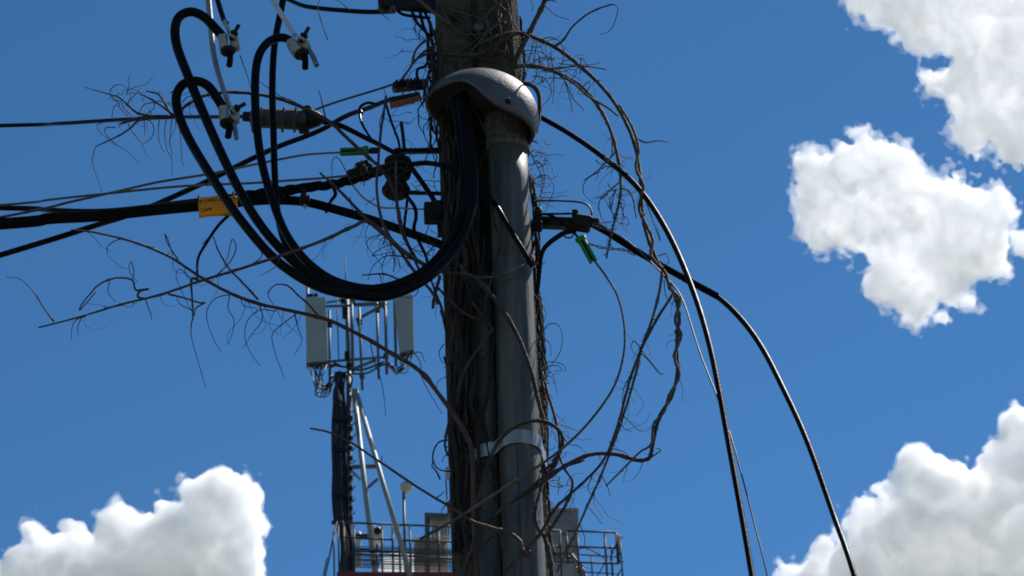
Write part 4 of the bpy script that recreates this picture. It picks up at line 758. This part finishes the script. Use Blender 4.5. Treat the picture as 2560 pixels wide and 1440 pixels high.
root = thing('roof_unit', 'low grey box on the roof behind the stacked cables', 'cabinet', tp(1080, 1440)); MB().box(tp(1078, 1400, 1.0), 84*tm, 1.0, 70*tm).build('case', M['cabinet'], root); MB().box(tp(1078, 1366, .95), 87*tm, 1.05, 4*tm).build('lid', M['radio'], root)
root = thing('radio_unit', 'white cylindrical radio unit on the railing right of the mast', 'radio', tp(898, 1440)); MB().lathe(tp(897, 1420, -.4), tp(896, 1325, -.4)-tp(897, 1420, -.4), [(0, 6*tm), (2*tm, 7*tm), (80*tm, 7*tm), (96*tm, 7*tm), (98*tm, 5*tm)], 14).build('body', M['radio'], root); MB().box(tp(905, 1340, -.45), 34*tm, .15, 6*tm).build('clamp', M['iron'], root)
root = thing('radio_unit', 'off white boxy radio unit behind the left mast brace', 'radio', tp(942, 1440)); MB().box(tp(941, 1342, .3), 32*tm, .4, 42*tm, (1, 0, .06), (0, 0, 1), .2).build('body', M['radio'], root); MB().lathe(tp(944, 1330, -.05), (0, -1, 0), [(0, 9*tm), (.12, 9*tm), (.14, 6*tm)], 12).build('fan', M['iron'], root); MB().box(tp(932, 1326, .25), 12*tm, .3, 16*tm).build('antenna_head', M['radio'], root); part(root, 'stand', 'tsteel', (942, 1440), (942, 1360), 6, .3)
# the building that carries the mast
rz = tp(1000, 1430, -1.8).z; bx0, bx1 = tp(842, 1430, -1.8).x, tp(1562, 1430, -1.8).x
root = thing('rooftop_building', 'building with a dark red roof edge below the phone mast', 'building', (0, TY, 0)); root.location = ((bx0+bx1)/2, TY+4, 0)
MB().box(Vector(((bx0+bx1)/2, TY+4.2, rz/2-.4)), bx1-bx0-.4, 11.4, rz-.8, ch=.001).build('wall', M['render_wall'], root)
xr = tp(1140, 1430, -1.8).x
MB().box(Vector(((bx0+xr)/2, TY-1.75, rz-.32)), xr-bx0, .14, .64, ch=.05).build('roof_edge', M['redroof'], root)
MB().box(Vector(((bx0+bx1)/2, TY+4.2, rz-.72)), bx1-bx0, 11.8, .18, ch=.05).build('roof_slab', M['render_wall'], root)
# ------------------------------------------------------------------ clouds: closed meshes filled with a scattering volume
def value_noise(shape, period, rng):
    out = rng.random([int(n/period)+4 for n in shape], dtype=np.float32)*2-1
    off = rng.random(3)
    for ax, n in enumerate(shape):
        t = np.arange(n)/period + off[ax]; i = t.astype(int); f = t-i
        m = out.shape[ax]; W = np.zeros((n, m), np.float32)
        w = [(1-f)**3/6, (3*f**3-6*f**2+4)/6, (-3*f**3+3*f**2+3*f+1)/6, f**3/6]
        for k in range(4): W[np.arange(n), np.minimum(i+k, m-1)] += w[k]
        out = np.moveaxis(np.tensordot(W, out, axes=(1, ax)), 0, ax)
    return out*2.6
def poly_sdf(X, Y, poly):
    P = np.array(poly, float); Q = np.roll(P, -1, 0)
    d = np.full(X.shape, 1e9); inside = np.zeros(X.shape, bool)
    for (ax, ay), (bx, by) in zip(P, Q):
        ex, ey = bx-ax, by-ay
        t = np.clip(((X-ax)*ex+(Y-ay)*ey)/(ex*ex+ey*ey+1e-9), 0, 1)
        d = np.minimum(d, np.hypot(X-ax-t*ex, Y-ay-t*ey))
        c = ((ay > Y) != (by > Y)) & (X < ex*(Y-ay)/(ey+1e-12)+ax)
        inside ^= c
    return np.where(inside, d, -d)
def surface_nets(F):
    S = F > 0; nx, ny, nz = F.shape
    c = np.zeros((nx-1, ny-1, nz-1), np.int8)
    for i in (0, 1):
        for j in (0, 1):
            for k in (0, 1): c += S[i:nx-1+i, j:ny-1+j, k:nz-1+k]
    act = (c > 0) & (c < 8)
    idx = np.full(act.shape, -1, np.int64); I = np.argwhere(act); idx[act] = np.arange(len(I))
    acc = np.zeros((len(I), 3)); cnt = np.zeros(len(I))
    corners = [(i, j, k) for i in (0, 1) for j in (0, 1) for k in (0, 1)]
    vals = {q: F[I[:, 0]+q[0], I[:, 1]+q[1], I[:, 2]+q[2]] for q in corners}
    for q in corners:
        for ax in range(3):
            if q[ax]: continue
            r = list(q); r[ax] = 1; r = tuple(r)
            a, b = vals[q], vals[r]; m = (a > 0) != (b > 0)
            t = np.where(m, a/np.where(m, a-b, 1), 0)
            p = np.zeros((len(I), 3)); p[:] = q; p[:, ax] += t
            acc[m] += p[m]; cnt[m] += 1
    V = I+acc/cnt[:, None]
    faces = []
    for ax in range(3):
        a = [slice(1, -1)]*3; a[ax] = slice(0, -1); b = list(a); b[ax] = slice(1, None)
        s0, s1 = S[tuple(a)], S[tuple(b)]
        E = np.argwhere(s0 != s1); flip = s0[s0 != s1]
        base = E.copy()
        for o_ in range(3):
            if o_ != ax: base[:, o_] += 1
        u, v = [(1, 2), (2, 0), (0, 1)][ax]
        def cell(du, dv):
            q = base.copy(); q[:, u] -= du; q[:, v] -= dv; return idx[q[:, 0], q[:, 1], q[:, 2]]
        f = np.stack([cell(1, 1), cell(0, 1), cell(0, 0), cell(1, 0)], 1)
        f[~flip] = f[~flip][:, ::-1]
        faces.append(f)
    return V, np.concatenate(faces)
def cloud(label, polys, step, L, amps, core, fringe, seed, billow, fr_off, fr_amps, bias=0.0, dmax=90):
    rng = np.random.default_rng(seed); dist = CD
    P = np.concatenate([np.array(p, float) for p in polys])
    pad = 40; x0, y0 = P.min(0)-pad; x1, y1 = P.max(0)+pad
    nx, ny = int((x1-x0)/step)+1, int((y1-y0)/step)+1
    xs = x0+np.arange(nx)*step; ys = y0+np.arange(ny)*step
    X, Y = np.meshgrid(xs, ys, indexing='ij')
    d = np.full(X.shape, -1e9)
    for p in polys: d = np.maximum(d, poly_sdf(X, Y, p))
    d = np.minimum(d, dmax)
    zmax = math.sqrt(L*max(d.max(), 1))*1.2+24; nz = int(2*zmax/step)+1
    zs = -zmax+np.arange(nz)*step
    F = (d[:, :, None]-(zs**2/L)[None, None, :]+bias).astype(np.float32)
    def add(F, amps):
        for period, amp in amps:
            n = value_noise(F.shape, period/step, rng)
            F += amp*((1-billow)*n+billow*(1.7*np.abs(n)-0.62))
        F[0] = F[-1] = -1; F[:, 0] = F[:, -1] = -1; F[:, :, 0] = F[:, :, -1] = -1
        return F
    F = add(F, amps)
    px = dist/FPX; c = P.mean(0); ctr = CAM+ray(*c)*dist
    def build(name, F, mat, parent):
        V, faces = surface_nets(F)
        lx = (x0+V[:, 0]*step-c[0])*px; ly = -(y0+V[:, 1]*step-c[1])*px; lz = (-zmax+V[:, 2]*step)*px
        W = np.outer(lx, RIGHT)+np.outer(ly, UP)+np.outer(lz, FWD)
        me = bpy.data.meshes.new(name)
        me.vertices.add(len(W)); me.vertices.foreach_set('co', W.astype(np.float32).ravel())
        me.loops.add(len(faces)*4); me.loops.foreach_set('vertex_index', faces.astype(np.int32).ravel())
        me.polygons.add(len(faces)); me.polygons.foreach_set('loop_start', np.arange(0, len(faces)*4, 4, dtype=np.int32))
        me.update(calc_edges=True)
        print('cloud', name, F.shape, len(faces))
        return obj(name, me, mat, parent)
    root = bpy.data.objects.new('cumulus_cloud', None); COL.objects.link(root); root.location = ctr
    tag(root, label, 'cloud', 'cumulus clouds in the blue sky')
    build('core', F, core, root)
    if fringe: build('fringe', add(F+fr_off, fr_amps), fringe, root)
    return root
def cloud_mat(name, density, g=0.35):
    m = bpy.data.materials.new(name); m.use_nodes = True; nt = m.node_tree; nt.nodes.clear()
    out = nt.nodes.new('ShaderNodeOutputMaterial'); v = nt.nodes.new('ShaderNodeVolumeScatter')
    v.inputs['Color'].default_value = (1, 1, 1, 1); v.inputs['Density'].default_value = density; v.inputs['Anisotropy'].default_value = g
    nt.links.new(v.outputs[0], out.inputs['Volume'])
    return m
CD = 3000.0; PXM = CD/FPX
cm_dense = cloud_mat('cloud_dense', 1/(30*PXM), 0.3); cm_thin = cloud_mat('cloud_thin', 1/(34*PXM), 0.3); cm_f = cloud_mat('cloud_fringe', 1/(100*PXM), 0.3)
A_BIL = [(130, 18), (70, 26), (38, 24), (19, 14), (9, 6)]; F_BIL = [(18, 7), (9, 6)]
A_WIS = [(120, 11), (60, 15), (30, 17), (15, 14), (8, 10)]; F_WIS = [(36, 14), (18, 13), (9, 10)]
cloud('puffy white cumulus cloud low at the left with a rounded peak and grey belly',
  [[(-40,1520),(-15,1450),(15,1412),(22,1385),(60,1378),(75,1325),(105,1330),(130,1350),(200,1332),(240,1345),(248,1290),(290,1262),(330,1285),(375,1262),(400,1240),(440,1235),(455,1205),(490,1195),(515,1175),(560,1162),(600,1178),(640,1205),(648,1260),(655,1320),(660,1380),(640,1450),(630,1520)]],
  2.2, 95, A_BIL, cm_dense, cm_f, 3, 0.8, 6, F_BIL, -2, 65)
cloud('broad white cumulus bank with grey underside rising at the lower right corner',
  [[(1960,1520),(1985,1440),(2040,1420),(2070,1370),(2100,1345),(2110,1300),(2150,1255),(2200,1230),(2240,1205),(2235,1185),(2255,1145),(2300,1130),(2340,1127),(2390,1145),(2420,1162),(2470,1152),(2490,1155),(2480,1125),(2515,1090),(2520,1050),(2560,1025),(2660,1010),(2680,1520)]],
  2.6, 85, A_BIL, cm_dense, cm_f, 5, 0.8, 6, F_BIL, -3, 65)
cloud('ragged bright white cloud alone in the blue at the right',
  [[(1962,385),(1990,368),(2040,366),(2075,390),(2100,360),(2140,345),(2190,350),(2230,352),(2280,375),(2290,410),(2330,440),(2380,430),(2420,450),(2460,480),(2500,480),(2518,520),(2510,570),(2500,620),(2490,670),(2440,690),(2410,720),(2390,770),(2350,750),(2310,800),(2290,822),(2250,790),(2210,740),(2175,715),(2180,660),(2130,635),(2080,620),(2020,615),(1980,570),(1990,500),(1980,440)],[(2400,745),(2435,738),(2430,760),(2405,765)],[(2340,790),(2365,780),(2370,800),(2350,806)],[(2115,345),(2125,322),(2145,328),(2140,350)]],
  2.2, 60, A_WIS, cm_thin, cm_f, 8, 0.2, 9, F_WIS, 1, 23)
cloud('large pale grey and white cloud filling the upper right corner',
  [[(2150,-60),(2170,20),(2220,60),(2250,60),(2265,110),(2300,140),(2380,148),(2370,180),(2310,190),(2310,230),(2360,240),(2385,270),(2380,330),(2370,355),(2420,395),(2445,390),(2470,360),(2500,410),(2540,420),(2660,440),(2680,-60)],[(2130,10),(2145,0),(2155,20),(2140,30)],[(2430,430),(2455,425),(2450,450),(2432,452)]],
  2.6, 60, A_WIS, cm_thin, cm_f, 12, 0.2, 9, F_WIS, 2, 28)
cloud('small torn wisp of cloud at the right edge of the frame',
  [[(2525,580),(2545,575),(2600,570),(2640,640),(2570,650),(2540,640),(2530,610)]],
  2.2, 40, [(30, 8), (15, 7), (8, 5)], cm_thin, cm_f, 15, 0.2, 5, [(10, 5)], -2)
cloud('small white cloud behind the railing of the rooftop mast',
  [[(945,1500),(945,1420),(955,1390),(990,1380),(1030,1388),(1040,1430),(1045,1500)]],
  2.2, 60, [(40, 6), (20, 4), (10, 3)], cm_dense, None, 18, 0.5, 0, [], 0)
